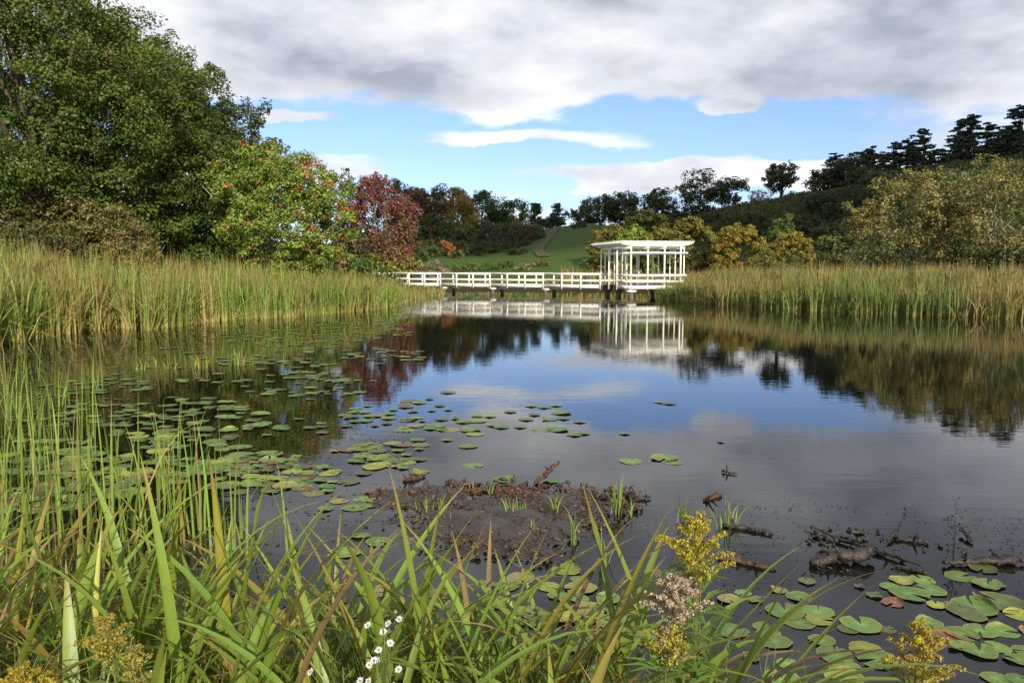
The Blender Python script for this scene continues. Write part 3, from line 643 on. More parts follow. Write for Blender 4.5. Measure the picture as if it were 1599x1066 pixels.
# round autumn shrubs beyond the reeds
rs = 'rounded autumn shrubs behind the reed bed'
OR = (.28, .19, .035); YO = (.24, .22, .04)
for (px, yt, D, hw, c, c2, f2, lab) in ((955, 350, 88, 40, (.22, .16, .035), (.13, .16, .03), .35, 'rusty and green shrub partly behind the pergola roof'), (988, 345, 85, 36, (.19, .26, .04), (.21, .17, .04), .2, 'lime-green shrub right over the pergola'),
    (1008, 322, 98, 42, (.125, .135, .03), (.16, .15, .03), .3, 'tall olive shrub behind the lime-green one'), (1083, 333, 86, 39, (.17, .17, .035), (.21, .16, .035), .35, 'large round olive-gold shrub beside the pergola'),
    (1155, 347, 80, 42, OR, YO, .45, 'orange-topped round shrub in the middle of the row'), (1236, 357, 80, 36, (.24, .18, .035), YO, .4, 'golden round shrub last in the row'), (1224, 332, 100, 24, (.10, .135, .03), None, 0, 'green shrub rising behind the golden last one'),
    (1120, 385, 84, 36, (.13, .16, .03), YO, .3, 'low olive shrub filling between the gold and orange ones'), (1190, 378, 77, 20, (.17, .17, .035), None, 0, 'low yellow-green shrub touching the orange one'), (1040, 352, 92, 32, (.15, .15, .03), YO, .3, 'olive shrub behind the pergola corner')):
    c = tuple(1.2 * q for q in c)
    tree('shrub', lab, 'shrub', px, yt, D, hw, c, c2, f2, rs, leaf_px=3.0, dens=5.2, shape='ball', skirt=0, branch_vis=6, stems=2, trunk_w=.06, rc_k=.8, nclump=110)
# willows on the right and shrubs beneath
wl = 'yellowing willows behind the right reed bed'
WC = (.235, .205, .062)
tree('willow_tree', 'yellowing willow with pale forking stems nearest the black wood', 'tree', 1432, 262, 62, 112, WC, (.10, .12, .03), .22, wl, leaf_px=4.2, dens=2.5, shape='dome', skirt=0, stems=5, branch_vis=44, bark_m=M_BARKL, trunk_w=.14, nclump=300, rc_k=.72)
tree('willow_tree', 'taller yellowing willow reaching the picture edge', 'tree', 1572, 238, 58, 118, WC, (.10, .12, .03), .25, wl, leaf_px=4.4, dens=2.6, shape='dome', skirt=0, stems=5, branch_vis=44, bark_m=M_BARKL, trunk_w=.15, nclump=300, rc_k=.72)
tree('willow_tree', 'olive willow between and behind the two yellowing ones', 'tree', 1500, 275, 67, 90, (.14, .14, .04), (.09, .11, .03), .3, wl, leaf_px=4.4, dens=3, shape='dome', skirt=0, stems=4, branch_vis=24, bark_m=M_BARKL, trunk_w=.12, nclump=160, rc_k=.8)
ub = 'low bushes under the willows'
for (px, yt, D, hw, c, lab) in ((1385, 396, 62, 46, (.13, .12, .025), 'low yellow-brown bush beneath the nearest willow'), (1440, 402, 58, 40, (.06, .07, .02), 'dark green low bush between willow stems'), (1313, 383, 72, 12, (.09, .15, .05), 'small blue-green bush at the edge of the willow'),
    (1500, 385, 60, 50, (.06, .075, .022), 'dark bush below the middle willow'), (1570, 390, 55, 48, (.055, .07, .02), 'dark bush at the picture edge below the willow'), (1290, 398, 82, 30, (.09, .11, .03), 'low green bush past the golden round shrub')):
    tree('bush', lab, 'bush', px, yt, D, hw, c, None, 0, ub, leaf_px=4.2, dens=3, shape='dome', skirt=0, branch_vis=4)
# seed-head clumps and scrub between bridge and meadow
sc = 'low scrub behind the footbridge'
for (px, yt, D, hw, c, c2, lab) in ((640, 405, 80, 20, (.24, .15, .11), (.20, .16, .08), 'pinkish-beige seedhead clump beside the red shrub'), (675, 403, 82, 20, (.26, .18, .12), None, 'beige seedhead clump with pointed top'), (845, 407, 92, 14, (.20, .16, .05), (.12, .14, .04), 'yellowish bush alone on the lawn'),
    (735, 411, 90, 20, (.09, .14, .03), (.2, .18, .08), 'low green scrub in the middle of the lawn'), (765, 409, 92, 20, (.08, .13, .03), None, 'green scrub hump on the lawn'), (790, 407, 93, 13, (.07, .12, .03), None, 'small green scrub bush with upright shoots'),
    (818, 412, 90, 12, (.26, .22, .12), None, 'straw coloured grass clump by the yellowish bush'), (708, 412, 90, 14, (.12, .14, .05), None, 'greyish scrub next to the beige seedheads')):
    tree('bush', lab, 'bush', px, yt, D, hw, c, c2, .3, sc, leaf_px=3.0, dens=3.2, shape='dome', skirt=0, branch_vis=3)

# white house glimpsed on the hill
def house():
    p = at(851, 357, 215); zb = tz(p.x, 215); root = empty('house', (p.x, 215, zb), 'small white house glimpsed in the gap of the far trees', 'house')
    h = max(p.z - zb + 1.2, 2.6)
    g = Geo(); g.box((0, 0, h / 2 - .3), (7, 5, h + .6)); wl_ = g.build('wall', M_WHITE, root)
    g = Geo(); g.add([(-3.8, -2.9, h), (3.8, -2.9, h), (3.8, 2.9, h), (-3.8, 2.9, h), (-3.8, 0, h + 1.5), (3.8, 0, h + 1.5)], Q=[[0, 1, 5, 4], [2, 3, 4, 5]], T=[[0, 4, 3], [1, 2, 5]]); g.build('roof', M_DECK, root)
    for x in (-2, 1.6):
        g = Geo(); g.box((x, -2.53, h * .6), (1.1, .06, 1.2)); g.build('window', M_PILE, root)
house()

# ------------------------------------------------------------------ reeds
def blades(g, x, y, z, h, w, lean, az, col_base, col_mid, col_tip, seg=4, r=R, droop=.25):
    """ribbon leaves with a bent tip"""
    n = len(x); t = np.linspace(0, 1, seg + 1); wid = np.array([1 - .12 * a - (.88 * max(0, (a - .35) / .65) ** 1.6) for a in t]); wid[-1] = .04
    ld = np.stack([np.cos(az), np.sin(az), 0 * az], -1); fa = r.uniform(0, math.pi, n); sd = np.stack([np.cos(fa), np.sin(fa), 0 * fa], -1)
    V = np.empty((n, seg + 1, 2, 3)); C = np.empty((n, seg + 1, 2, 3))
    for k, a in enumerate(t):
        ctr = np.stack([x, y, z], -1) + ld * (lean * h * (a ** 1.5 + droop * a ** 4))[:, None]
        ctr[:, 2] += h * (a - .5 * lean * a * a - droop * lean * a ** 5)
        V[:, k, 0] = ctr - sd * (w * .5 * wid[k])[:, None]; V[:, k, 1] = ctr + sd * (w * .5 * wid[k])[:, None]
        if a < .5: c = col_base + (col_mid - col_base) * min(1, a / .30)
        else: c = col_mid + (col_tip - col_mid) * ((a - .5) / .5) ** 1.2
        C[:, k, 0] = c; C[:, k, 1] = c
    m = (seg + 1) * 2; b = np.arange(n)[:, None] * m; k = np.arange(seg)[None] * 2
    Q = np.stack([b + k, b + k + 1, b + k + 3, b + k + 2], -1).reshape(-1, 4)
    g.add(V.reshape(-1, 3), Q=Q, C=C.reshape(-1, 3))

def in_poly(x, y, P):
    ins = np.zeros(x.shape, bool); P = np.asarray(P)
    for i in range(len(P)):
        a = P[i]; b = P[(i + 1) % len(P)]
        ins ^= ((a[1] > y) != (b[1] > y)) & (x < (b[0] - a[0]) * (y - a[1]) / (b[1] - a[1] + 1e-12) + a[0])
    return ins
def reed_bed(name, label, poly, n, hfun, w, seed, dry=.3, lush=1.0):
    r = np.random.default_rng(seed); P = np.asarray(poly, float); lo, hi = P.min(0), P.max(0)
    x = r.uniform(lo[0], hi[0], n * 3); y = r.uniform(lo[1], hi[1], n * 3); k = in_poly(x, y, P)
    k &= (fnoise(x, y, 2.6, 3) * .7 + fnoise(x, y, .9, 5) * .5 + r.normal(size=len(x)) * .22 > -.28)
    x, y = x[k][:n // 5], y[k][:n // 5]; m0 = len(x); n = m0 * 5; hs = np.repeat(np.clip(.88 + .19 * r.normal(size=m0) + .18 * fnoise(x, y, 1.1, 9), .5, 1.22), 5); ds = np.repeat(r.normal(size=m0) * .25, 5)
    vs = np.repeat(r.uniform(.45, 1.45, m0), 5)[:, None]; x = np.repeat(x, 5) + r.normal(size=n) * .035; y = np.repeat(y, 5) + r.normal(size=n) * .035; z = np.maximum(terrain(x, y), -.05)
    h = hfun(x, y) * hs * r.uniform(.80, 1.04, n); dr = np.clip(fnoise(x, y, .45, seed) * .42 + fnoise(x, y, 1.9, seed + 1) * .30 + dry + ds + r.normal(size=n) * .15, 0, 1)[:, None]
    gr = vary((.155 * lush, .255 * lush, .034), n, .25, .12, r) * vs; tn = vary((.36, .255, .095), n, .3, .1, r); br = vary((.32, .20, .08), n, .3, .1, r)
    mid = gr * (1 - dr) + tn * dr; bt = r.uniform(.1, .75, (n, 1)); tip = mid * (1 - bt) + br * bt; base = vary((.36, .31, .085), n, .3, .1, r) * .8 + mid * .2
    g = Geo(); blades(g, x, y, z - .05, h, w * 1.25 * r.uniform(.6, 1.3, n), np.abs(r.normal(size=n)) * .12 + .02 + (r.uniform(0, 1, n) < .10) * r.uniform(.2, 1.1, n) + np.repeat((r.uniform(0, 1, m0) < .12) * .4, 5), r.uniform(0, 6.28, n), base, mid, tip, 3, r)
    # brown cat-tail heads and feathery tips
    m = n // 14; sx = r.choice(n, m, replace=False)
    for q in sx[:min(m, 900)]:
        hh = h[q] * .86; g.tube([(x[q], y[q], z[q] + hh), (x[q] + .01, y[q], z[q] + hh + .17)], .016, 5, C=(.10, .05, .025))
        g.tube([(x[q], y[q], z[q]), (x[q], y[q], z[q] + hh)], .006, 3, C=(.2, .18, .07), caps=False)
    tag(g.build(name, M_BLADE), label, 'reed bed', kind='stuff')
def gp(px, py): p = ground(px, py); return (p.x, p.y)
LB = [gp(-260, 600), gp(-60, 553), gp(0, 541), gp(60, 530), gp(130, 518), gp(180, 512), gp(230, 516), gp(300, 507), gp(380, 499), gp(450, 496), gp(520, 490), gp(600, 482), gp(628, 474),
      (-8.2, 60), (-11, 63), (-13, 50), (-16, 42), (-20, 37), (-26, 34), (-36, 30)]
def hl(x, y):
    px = CX + F * x / y; return np.interp(px, [-300, 0, 300, 500, 600, 650, 700], [2.85, 2.65, 2.45, 2.2, 1.65, 1.1, .9]) * (1 + .07 * fnoise(x, y, 2.2, 1))
reed_bed('reeds', 'tall green and tan cattail reeds along the left shore', LB, 52000, hl, .034, 21, .15)
NB = [gp(600, 481), gp(640, 470), gp(690, 461), gp(700, 457), (-8, 64), (-13, 62)]
reed_bed('reeds', 'thin short reeds running out to the footbridge end', NB, 3200, lambda x, y: np.interp(CX + F * x / y, [600, 640, 700], [1.5, 1.0, .8]), .032, 23, .35)
RB = [gp(1022, 466), gp(1060, 470), gp(1100, 474), gp(1160, 479), gp(1240, 485), gp(1330, 489), gp(1420, 492), gp(1510, 496), gp(1600, 498), gp(1750, 500), gp(2000, 505),
      (44, 48), (32, 52), (22, 58), (17, 66), (12.8, 64), (13.2, 58.6), (11, 56.6)]
def hr(x, y):
    px = CX + F * x / y; return np.interp(px, [1010, 1050, 1100, 1200, 1600], [1.1, 1.6, 1.9, 1.95, 1.9]) * (1 + .07 * fnoise(x, y, 2.2, 1))
reed_bed('reeds', 'dense green and straw cattail reeds along the right shore', RB, 46000, hr, .036, 22, .20, .72)
BK = [(-9, 74), (-4, 77.5), (5, 77), (12, 74), (17, 67), (40, 62), (45, 70), (18, 80), (6, 84), (-10, 80)]
reed_bed('reeds', 'rusty brown reeds beyond the pergola', BK, 9000, lambda x, y: np.where(x > 5, 1.55, .35), .05, 24, .75)

# ------------------------------------------------------------------ mud flat, drift wood and litter
def mud_flat(name, pts, seed, hgt=.036):
    P = np.array([gp(*p) for p in pts]); c = P.mean(0); lo, hi = P.min(0) - .3, P.max(0) + .3; st = .035
    xs = np.arange(lo[0], hi[0], st); ys = np.arange(lo[1], hi[1], st); X, Y = np.meshgrid(xs, ys, indexing='ij')
    d = np.full(X.shape, 1e9)
    for i in range(len(P)):
        a = P[i]; b = P[(i + 1) % len(P)]; e = b - a; tt = np.clip(((X - a[0]) * e[0] + (Y - a[1]) * e[1]) / (e @ e), 0, 1); d = np.minimum(d, np.hypot(X - a[0] - tt * e[0], Y - a[1] - tt * e[1]))
    s = np.where(in_poly(X, Y, P), d, -d) + .16 * fnoise(X, Y, 3.1, seed + 4) + .09 * fnoise(X, Y, 8.3, seed + 5) - .06
    Z = -.006 + hgt * np.clip(s / .30, -1.5, 1) + .036 * fnoise(X, Y, 4.3, seed) + .020 * fnoise(X, Y, 11, seed + 1) + .013 * fnoise(X, Y, 31, seed + 2) + R.normal(size=X.shape) * .004
    Z = np.minimum(Z, .12); n = len(ys); m = len(xs); V = np.stack([X, Y, Z], -1).reshape(-1, 3)
    i = np.arange(m - 1)[:, None] * n; j = np.arange(n - 1)[None]; Q = np.stack([i + j, i + n + j, i + n + j + 1, i + j + 1], -1).reshape(-1, 4)
    tag(link(name, mesh(name, V, Q, M_MUD, smooth=True)), kind='structure')
mud_flat('mud_flat', [(592, 778), (650, 762), (720, 760), (790, 765), (860, 770), (930, 768), (985, 772), (1000, 782), (960, 800), (955, 830), (925, 860), (860, 880), (770, 872), (700, 862), (630, 850), (600, 820)], 1)
mud_flat('mud_flat', [(1285, 868), (1330, 864), (1362, 872), (1350, 896), (1318, 908), (1290, 892)], 5, .05)

def clods(label, pts, n, seed, m, rlo=.012, rhi=.05):
    r = np.random.default_rng(seed); P = np.array([gp(*p) for p in pts]); lo, hi = P.min(0), P.max(0); x = r.uniform(lo[0], hi[0], n * 5); y = r.uniform(lo[1], hi[1], n * 5)
    k = in_poly(x, y, P) & (fnoise(x, y, 4.0, seed) + r.normal(size=len(x)) * .5 > .25); x, y = x[k][:n], y[k][:n]; g = Geo()
    for a, b in zip(x, y):
        q = r.uniform(rlo, rhi) * r.uniform(.5, 1); d = rdir(1, r)[0] * q * r.uniform(.8, 2.4); d[2] = abs(d[2]) * .5; c = np.array([a, b, r.uniform(.005, .045)])
        g.tube([c - d, c - d * .4, c + d * .4, c + d], [q * .35, q * .9, q, q * .3], 6, jit=.35)
    tag(g.build('mud_clods', m, smooth=True), label, 'mud clods', kind='stuff')
clods('rough clods and broken roots littering the mud flat', [(585, 772), (690, 752), (860, 755), (1015, 765), (1000, 800), (940, 850), (850, 884), (640, 862), (590, 820)], 280, 71, M_MUD, .008, .034)
clods('broken brown roots along the rim of the mud flat', [(585, 775), (700, 754), (860, 756), (1010, 768), (990, 790), (860, 778), (700, 780), (610, 800)], 170, 72, M_LOGR, .008, .03)
clods('black scraps of wood round the drift logs', [(1250, 825), (1420, 830), (1599, 870), (1599, 905), (1400, 900), (1270, 905)], 110, 73, M_LOG, .006, .022)
def log(name, label, pts, rr, m=None, cat='log', zs=None, stubs=0, group='dead wood lying in the shallows'):
    W = [ground(px, py, 0) for px, py in pts]
    base = W[0]; P = np.array([[p.x - base.x, p.y - base.y, (zs[i] if zs else .015)] for i, p in enumerate(W)])
    tt = np.linspace(0, len(P) - 1, 5 * len(P)); Q = np.stack([np.interp(tt, range(len(P)), P[:, k]) for k in range(3)], -1)
    Q += R.normal(size=Q.shape) * np.array([.006, .006, .004]); rr = np.interp(tt, np.linspace(0, len(P) - 1, len(rr)), rr) * .62 * (1 + .4 * R.uniform(-1, 1, len(tt)))
    root = empty(name, (base.x, base.y, 0), label, cat, group)
    g = Geo(); g.tube(Q, rr, 9, jit=.28); g.build('stem', m or M_LOG, root, smooth=False)
    for s_ in range(stubs):
        k = R.integers(2, len(Q) - 2); d = np.array([R.normal() * .05, R.normal() * .05, R.uniform(.03, .08)])
        g = Geo(); g.tube([Q[k], Q[k] + d * .6, Q[k] + d], (.012, .009, .005), 5, jit=.2); g.build('twig', m or M_LOG, root)
    return root
log('branch', 'long thin black branch slanting across the shallow water', [(1266, 826), (1300, 842), (1345, 858), (1395, 872), (1440, 889)], [.008, .016, .022, .026, .02, .012], stubs=4, zs=[.03, .03, .02, .02, .03], cat='branch')
log('log', 'dark rotten log floating in front of the dead weed', [(1472, 884), (1500, 882), (1540, 881), (1582, 880)], [.03, .02, .035, .05, .045], stubs=2, zs=[.03, .02, .03, .03])
log('log', 'reddish crumbling log behind the goldenrods', [(1120, 872), (1150, 878), (1180, 885), (1212, 890)], [.045, .04, .028, .012], m=M_LOGR, stubs=2)
log('log', 'short dark log whose end carries a grass tuft', [(1128, 822), (1160, 826), (1204, 834)], [.02, .03, .02], stubs=1)
log('log', 'stubby black log lying beyond the long branch', [(1398, 842), (1425, 846), (1452, 849)], [.02, .03, .028], stubs=1)
log('log', 'crooked short stick standing up beyond the long branch', [(1385, 848), (1398, 838), (1410, 828), (1414, 818)], [.022, .018, .016, .012], zs=[.02, .04, .09, .14])
log('log', 'small black chunk of wood below the tip of the long branch', [(1322, 842), (1340, 844), (1354, 843)], [.02, .026, .012])
log('log', 'dark wedge of wood under the long branch end', [(1392, 884), (1420, 890), (1448, 898)], [.012, .028, .02])
log('log', 'little stub of wood next to the dead weed', [(1500, 832), (1510, 842), (1518, 848)], [.018, .03, .014], zs=[.05, .03, .02])
log('stick', 'tiny forked stick drifting alone in open water', [(1128, 737), (1140, 740), (1152, 741)], [.014, .016, .006], stubs=2, cat='stick')
log('stick', 'sliver of wood left of the long branch tip', [(1262, 838), (1275, 840), (1290, 842)], [.01, .018, .008], cat='stick')
log('root_clump', 'knotted brown root clump with upright stubs in shallow water', [(1270, 884), (1300, 876), (1335, 880), (1362, 872)], [.04, .07, .08, .05], stubs=6, zs=[.02, .05, .06, .08], cat='root clump')
log('root_clump', 'brown root clump at the far edge of the mud flat', [(632, 752), (648, 748), (662, 744)], [.03, .05, .03], m=M_LOGR, stubs=3, cat='root clump')
log('root_clump', 'dead leaf-strewn root clump at the near corner of the mud flat', [(578, 778), (592, 772), (606, 774)], [.035, .055, .03], m=M_LOGR, stubs=5, cat='root clump')
log('root_clump', 'spiky brown root clump pointing up past the mud flat', [(836, 756), (852, 748), (872, 736)], [.03, .04, .02], m=M_LOGR, stubs=5, zs=[.02, .05, .11], cat='root clump')
log('root_clump', 'row of brown rootstocks along the far rim of the mud flat', [(690, 764), (730, 768), (790, 764), (838, 768)], [.02, .035, .03, .02], m=M_LOGR, stubs=5, cat='root clump')
log('root_clump', 'dark rootstock beside the tall rush tuft', [(940, 778), (968, 772), (1000, 780), (1016, 778)], [.02, .045, .03, .014], m=M_LOG, stubs=5, cat='root clump')
log('root_clump', 'brown clump with a curled leaf behind the goldenrods', [(1098, 782), (1112, 778), (1126, 774)], [.02, .035, .02], m=M_LOGR, stubs=3, cat='root clump')

def litter(name, label, pts, n, cols, size, seed, zlift=.02, surf=True):
    r = np.random.default_rng(seed); P = np.array([gp(*p) for p in pts]); lo, hi = P.min(0), P.max(0)
    x = r.uniform(lo[0], hi[0], n * 4); y = r.uniform(lo[1], hi[1], n * 4); k = in_poly(x, y, P) & (fnoise(x, y, 3.3, seed) + r.normal(size=len(x)) * .4 > -.1); x, y = x[k][:n], y[k][:n]; n = len(x)
    pos = np.stack([x, y, zlift + r.uniform(0, .03, n) * (1 if surf else .1)], -1); N = unit(np.stack([r.normal(size=n) * .45, r.normal(size=n) * .45, np.ones(n)], -1)) if surf else unit(np.stack([r.normal(size=n) * .03, r.normal(size=n) * .03, np.ones(n)], -1))
    C = np.array(cols)[r.integers(0, len(cols), n)] * r.uniform(.6, 1.2, (n, 1)); g = Geo(); leaves(g, pos, N, size, C, aspect=.6, fold=.12 if surf else .01, r=r); tag(g.build(name, M_LEAF), label, 'leaf litter', kind='stuff')
LC = [(.16, .09, .04), (.10, .055, .03), (.24, .14, .06), (.07, .045, .03), (.06, .04, .025)]
MFP = [(600, 770), (780, 760), (1010, 770), (960, 830), (870, 880), (640, 860)]
litter('leaf_litter', 'brown dead leaves strewn over the mud flat', MFP, 1500, LC, .036, 1)
litter('floating_leaves', 'flecks of dead leaf on the far shallows with glare painted into their pale colours', [(620, 468), (700, 462), (940, 466), (1030, 474), (820, 480), (700, 492), (610, 500)], 4200, [(.50, .50, .44), (.40, .40, .33), (.16, .19, .07), (.3, .28, .2)], .17, 3, .008, False)  # pale greys put the surface glare into the colour of the floating flecks
litter('floating_leaves', 'dark debris floating off the right reed bed', [(1000, 470), (1100, 478), (1300, 491), (1599, 500), (1599, 503), (1250, 492), (1040, 480)], 700, [(.09, .08, .04), (.14, .12, .06)], .12, 4, .008, False)
litter('floating_leaves', 'matted dead reed debris before the left reeds', [(0, 545), (200, 520), (420, 505), (600, 490), (520, 515), (420, 520), (240, 560), (200, 640), (0, 700)], 2600, [(.20, .19, .06), (.13, .16, .04), (.22, .15, .07), (.09, .08, .03), (.07, .05, .03)], .11, 5, .008, False)
litter('floating_leaves', 'small flecks floating round the drift wood', [(1040, 770), (1599, 800), (1599, 980), (1300, 900), (1100, 1000), (960, 900)], 420, [(.05, .04, .03), (.10, .07, .04), (.08, .10, .04)], .028, 6, .006, False)
litter('floating_leaves', 'dark flecks of leaf between the pads in the shallows', [(0, 580), (500, 540), (660, 640), (640, 780), (560, 900), (500, 1000), (0, 900)], 1500, [(.05, .035, .03), (.12, .07, .04), (.10, .12, .03), (.20, .14, .05)], .05, 7, .006, False)

# ------------------------------------------------------------------ lily pads
ORD = ['first', 'second', 'third', 'fourth', 'fifth', 'sixth', 'seventh', 'eighth', 'ninth', 'tenth', 'eleventh', 'twelfth', 'thirteenth', 'fourteenth', 'fifteenth', 'sixteenth', 'seventeenth', 'eighteenth', 'nineteenth', 'twentieth']
TENS = ['', '', 'twenty', 'thirty', 'forty', 'fifty', 'sixty', 'seventy', 'eighty', 'ninety']
def ordinal(k):
    if k >= 99: return 'hundredth' if k == 99 else 'hundred and ' + ordinal(k - 100)
    if k < 20: return ORD[k]
    a, b = divmod(k + 1, 10)
    return (TENS[a][:-1] + 'ieth') if b == 0 else TENS[a] + '-' + ORD[b - 1]
PADC = {'green': [(.105, .185, .036), (.14, .23, .05)], 'yellow-green': [(.20, .23, .035), (.25, .25, .04)], 'dull olive': [(.08, .11, .03), (.11, .13, .04)], 'reddish brown': [(.15, .07, .045), (.20, .10, .055)], 'browning': [(.16, .16, .05), (.24, .14, .05)]}
def pad_mesh(kind, curl, seed):
    r = np.random.default_rng(seed); n = 26; nt = r.uniform(.05, .24); a = np.linspace(nt, 2 * math.pi - nt, n) ; c1, c2 = PADC[kind]
    V = [(0, 0, 0)]; C = [np.array(c2) * 1.25]; ph = r.uniform(0, 6, 4); side = r.uniform(0, 6.28)
    for q, rr_ in enumerate((.45, .85, 1.0)):
        for k in range(n):
            e = 1 + .035 * math.sin(3 * a[k] + ph[0]) + .025 * math.sin(7 * a[k] + ph[1]) + r.normal() * .008
            z = .012 * math.sin(4 * a[k] + ph[2]) * rr_ ** 2 + .008 * math.sin(9 * a[k] + ph[3]) * rr_ ** 3
            sw = max(0, math.cos(a[k] - side)) ** 2
            if curl == 'upturned rim': z += (.10 if q == 2 else .0) * (.5 + .5 * math.sin(2 * a[k] + ph[0]))
            sc_ = 1.0
            if curl == 'one side curled up' and q: z += (.10, .30)[q - 1] * sw; sc_ = 1 - (.03, .22)[q - 1] * sw
            V.append((math.cos(a[k]) * rr_ * e * sc_, math.sin(a[k]) * rr_ * e * sc_, max(z, -.015) + .02))
            cc_ = np.array(c1) * (1 + .12 * math.sin(11 * a[k])) if q < 2 else np.array(c1) * .55 + np.array((.30, .22, .06)) * .45
            if q and r.uniform() < .10: cc_ = np.array((.22, .13, .05))
            C.append(cc_ * r.uniform(.88, 1.12))
    T = [[0, 1 + k, 2 + k] for k in range(n - 1)]; Q = [[1 + q * n + k, 1 + (q + 1) * n + k, 2 + (q + 1) * n + k, 2 + q * n + k] for q in (0, 1) for k in range(n - 1)]
    return mesh('lily_pad', V, [np.array(Q), np.array(T)], MATS['lily_leaf'], np.array(C), True)
def lilyleaf(t):
    c = t.n('ShaderNodeAttribute', attribute_name='col').outputs['Color']; tc = t.n('ShaderNodeTexCoord').outputs['Object']; oi = t.n('ShaderNodeObjectInfo').outputs['Random']
    nz = noise(t, t.n('ShaderNodeVectorMath', {0: tc, 1: t.n('ShaderNodeCombineXYZ', {'X': t.m('MULTIPLY', oi, 50.0)}).outputs[0]}, operation='ADD').outputs[0], 2.2, 6, .7)
    c = t.mix(t.m('MULTIPLY', t.sstep(nz, .58, .72), .75), c, (.19, .13, .05)); c = t.n('ShaderNodeHueSaturation', {'Value': t.m('ADD', .75, t.m('MULTIPLY', oi, .5)), 'Color': c}).outputs[0]
    return (t.n('ShaderNodeBsdfPrincipled', {'Base Color': c, 'Roughness': .5, 'Specular IOR Level': .3}).outputs[0],)
mat('lily_leaf', lilyleaf)
PADM = {}
def pads():
    r = np.random.default_rng(12); kinds = list(PADC); spots = []
    def put(px, py, w, kind, curl='flat', zone=None): p = ground(px, py); spots.append([p.x, p.y, w / 2 / F * math.hypot(p.y, CAMH), kind, curl, zone])
    Z1, Z2, Z3, Z4, Z5, Z6 = 'knotted root clump', 'tall rush tuft', 'near corner of the mud flat', 'goldenrod', 'purple tree reflection', 'left reeds'
    hand = [(1144, 985, 47, 'green'), (1191, 978, 32, 'green'), (1200, 990, 36, 'dull olive'), (1209, 1002, 50, 'green'), (1226, 954, 58, 'green'), (1277, 955, 48, 'green'), (1280, 968, 40, 'yellow-green'), (1248, 972, 46, 'green'), (1247, 932, 38, 'green'),
            (1283, 1000, 40, 'green'), (1304, 1022, 58, 'green'), (1320, 1042, 46, 'green'), (1230, 1036, 33, 'green'), (1222, 1060, 56, 'green'), (1345, 975, 60, 'green'), (1325, 982, 34, 'dull olive'), (1370, 1030, 60, 'green'), (1172, 1027, 28, 'green'),
            (1420, 928, 58, 'green'), (1452, 922, 46, 'green'), (1462, 945, 30, 'yellow-green'), (1395, 941, 36, 'reddish brown'), (1520, 948, 66, 'green'), (1560, 940, 70, 'dull olive'), (1530, 985, 50, 'green'), (1565, 985, 46, 'green'), (1500, 900, 46, 'green'),
            (1535, 888, 42, 'dull olive'), (1440, 905, 40, 'green'), (1518, 963, 40, 'dull olive'), (1530, 1018, 48, 'green'), (1556, 1010, 40, 'green'), (1590, 1030, 40, 'green'), (1555, 1060, 40, 'green'), (1590, 1062, 34, 'green'), (1480, 1000, 60, 'reddish brown'),
            (1505, 1010, 40, 'green'), (1215, 921, 28, 'browning'), (1180, 938, 22, 'browning'), (1160, 925, 26, 'green'), (1260, 908, 26, 'dull olive'), (1365, 930, 24, 'dull olive'), (1342, 916, 16, 'reddish brown'), (1500, 990, 50, 'green'), (1590, 960, 40, 'yellow-green'),
            (1138, 937, 34, 'browning'), (985, 720, 38, 'green'), (1038, 716, 44, 'green'), (1050, 722, 30, 'green'), (737, 727, 34, 'green'), (788, 749, 38, 'green'), (868, 752, 26, 'green'), (731, 697, 30, 'green'), (950, 935, 38, 'green'), (945, 970, 46, 'green'), (905, 935, 30, 'green'),
            (1000, 950, 30, 'green'), (960, 955, 30, 'green'), (884, 890, 46, 'yellow-green'), (1085, 1010, 46, 'green'), (1022, 895, 30, 'reddish brown'), (870, 930, 30, 'green'), (860, 962, 36, 'green'), (905, 905, 30, 'green'), (1315, 862, 32, 'dull olive'), (1340, 832, 16, 'dull olive'),
            (1125, 690, 14, 'dull olive'), (975, 677, 20, 'green'), (1044, 630, 26, 'dull olive'), (1030, 628, 20, 'browning'), (830, 634, 22, 'browning'), (868, 633, 22, 'yellow-green'), (876, 645, 32, 'green'), (858, 655, 28, 'green'), (843, 672, 28, 'green'), (870, 671, 36, 'green'), (897, 679, 26, 'green'), (912, 677, 22, 'green'),
            (905, 659, 22, 'browning'), (880, 654, 22, 'dull olive'), (835, 648, 20, 'dull olive'), (812, 667, 22, 'green'), (783, 667, 26, 'green'), (765, 650, 22, 'yellow-green'), (745, 650, 20, 'green'), (797, 643, 22, 'green'), (770, 664, 24, 'yellow-green'), (735, 672, 32, 'green'), (742, 678, 30, 'green'), (703, 671, 34, 'browning'),
            (745, 657, 34, 'green'), (724, 659, 26, 'green'), (700, 640, 16, 'browning'), (690, 655, 24, 'dull olive'), (640, 627, 30, 'dull olive'), (655, 629, 26, 'green'), (700, 613, 26, 'dull olive'), (822, 655, 26, 'green'), (850, 636, 24, 'green')]
    for px, py, w, kd in hand: put(px, py, w, kd, r.choice(['flat', 'flat', 'upturned rim', 'one side curled up'], p=[.45, .25, .2, .1]), None)
    def scatter(poly, n, wm, mix, zone):
        P = np.array(poly, float); lo, hi = P.min(0), P.max(0); c = 0; tries = 0
        while c < n and tries < n * 40:
            tries += 1; px, py = r.uniform(lo[0], hi[0]), r.uniform(lo[1], hi[1])
            if not in_poly(np.array([px]), np.array([py]), P)[0]: continue
            p = ground(px, py); rd = r.uniform(.55, 1.2) * wm
            if fnoise(np.array([p.x]), np.array([p.y]), 1.5, 2)[0] < -.25 + r.normal() * .15: continue
            if any((p.x - s[0]) ** 2 + (p.y - s[1]) ** 2 < (.40 * (rd + s[2])) ** 2 for s in spots): continue
            spots.append([p.x, p.y, rd, kinds[r.choice(5, p=mix)], r.choice(['flat', 'upturned rim', 'one side curled up'], p=[.66, .24, .10]), zone]); c += 1
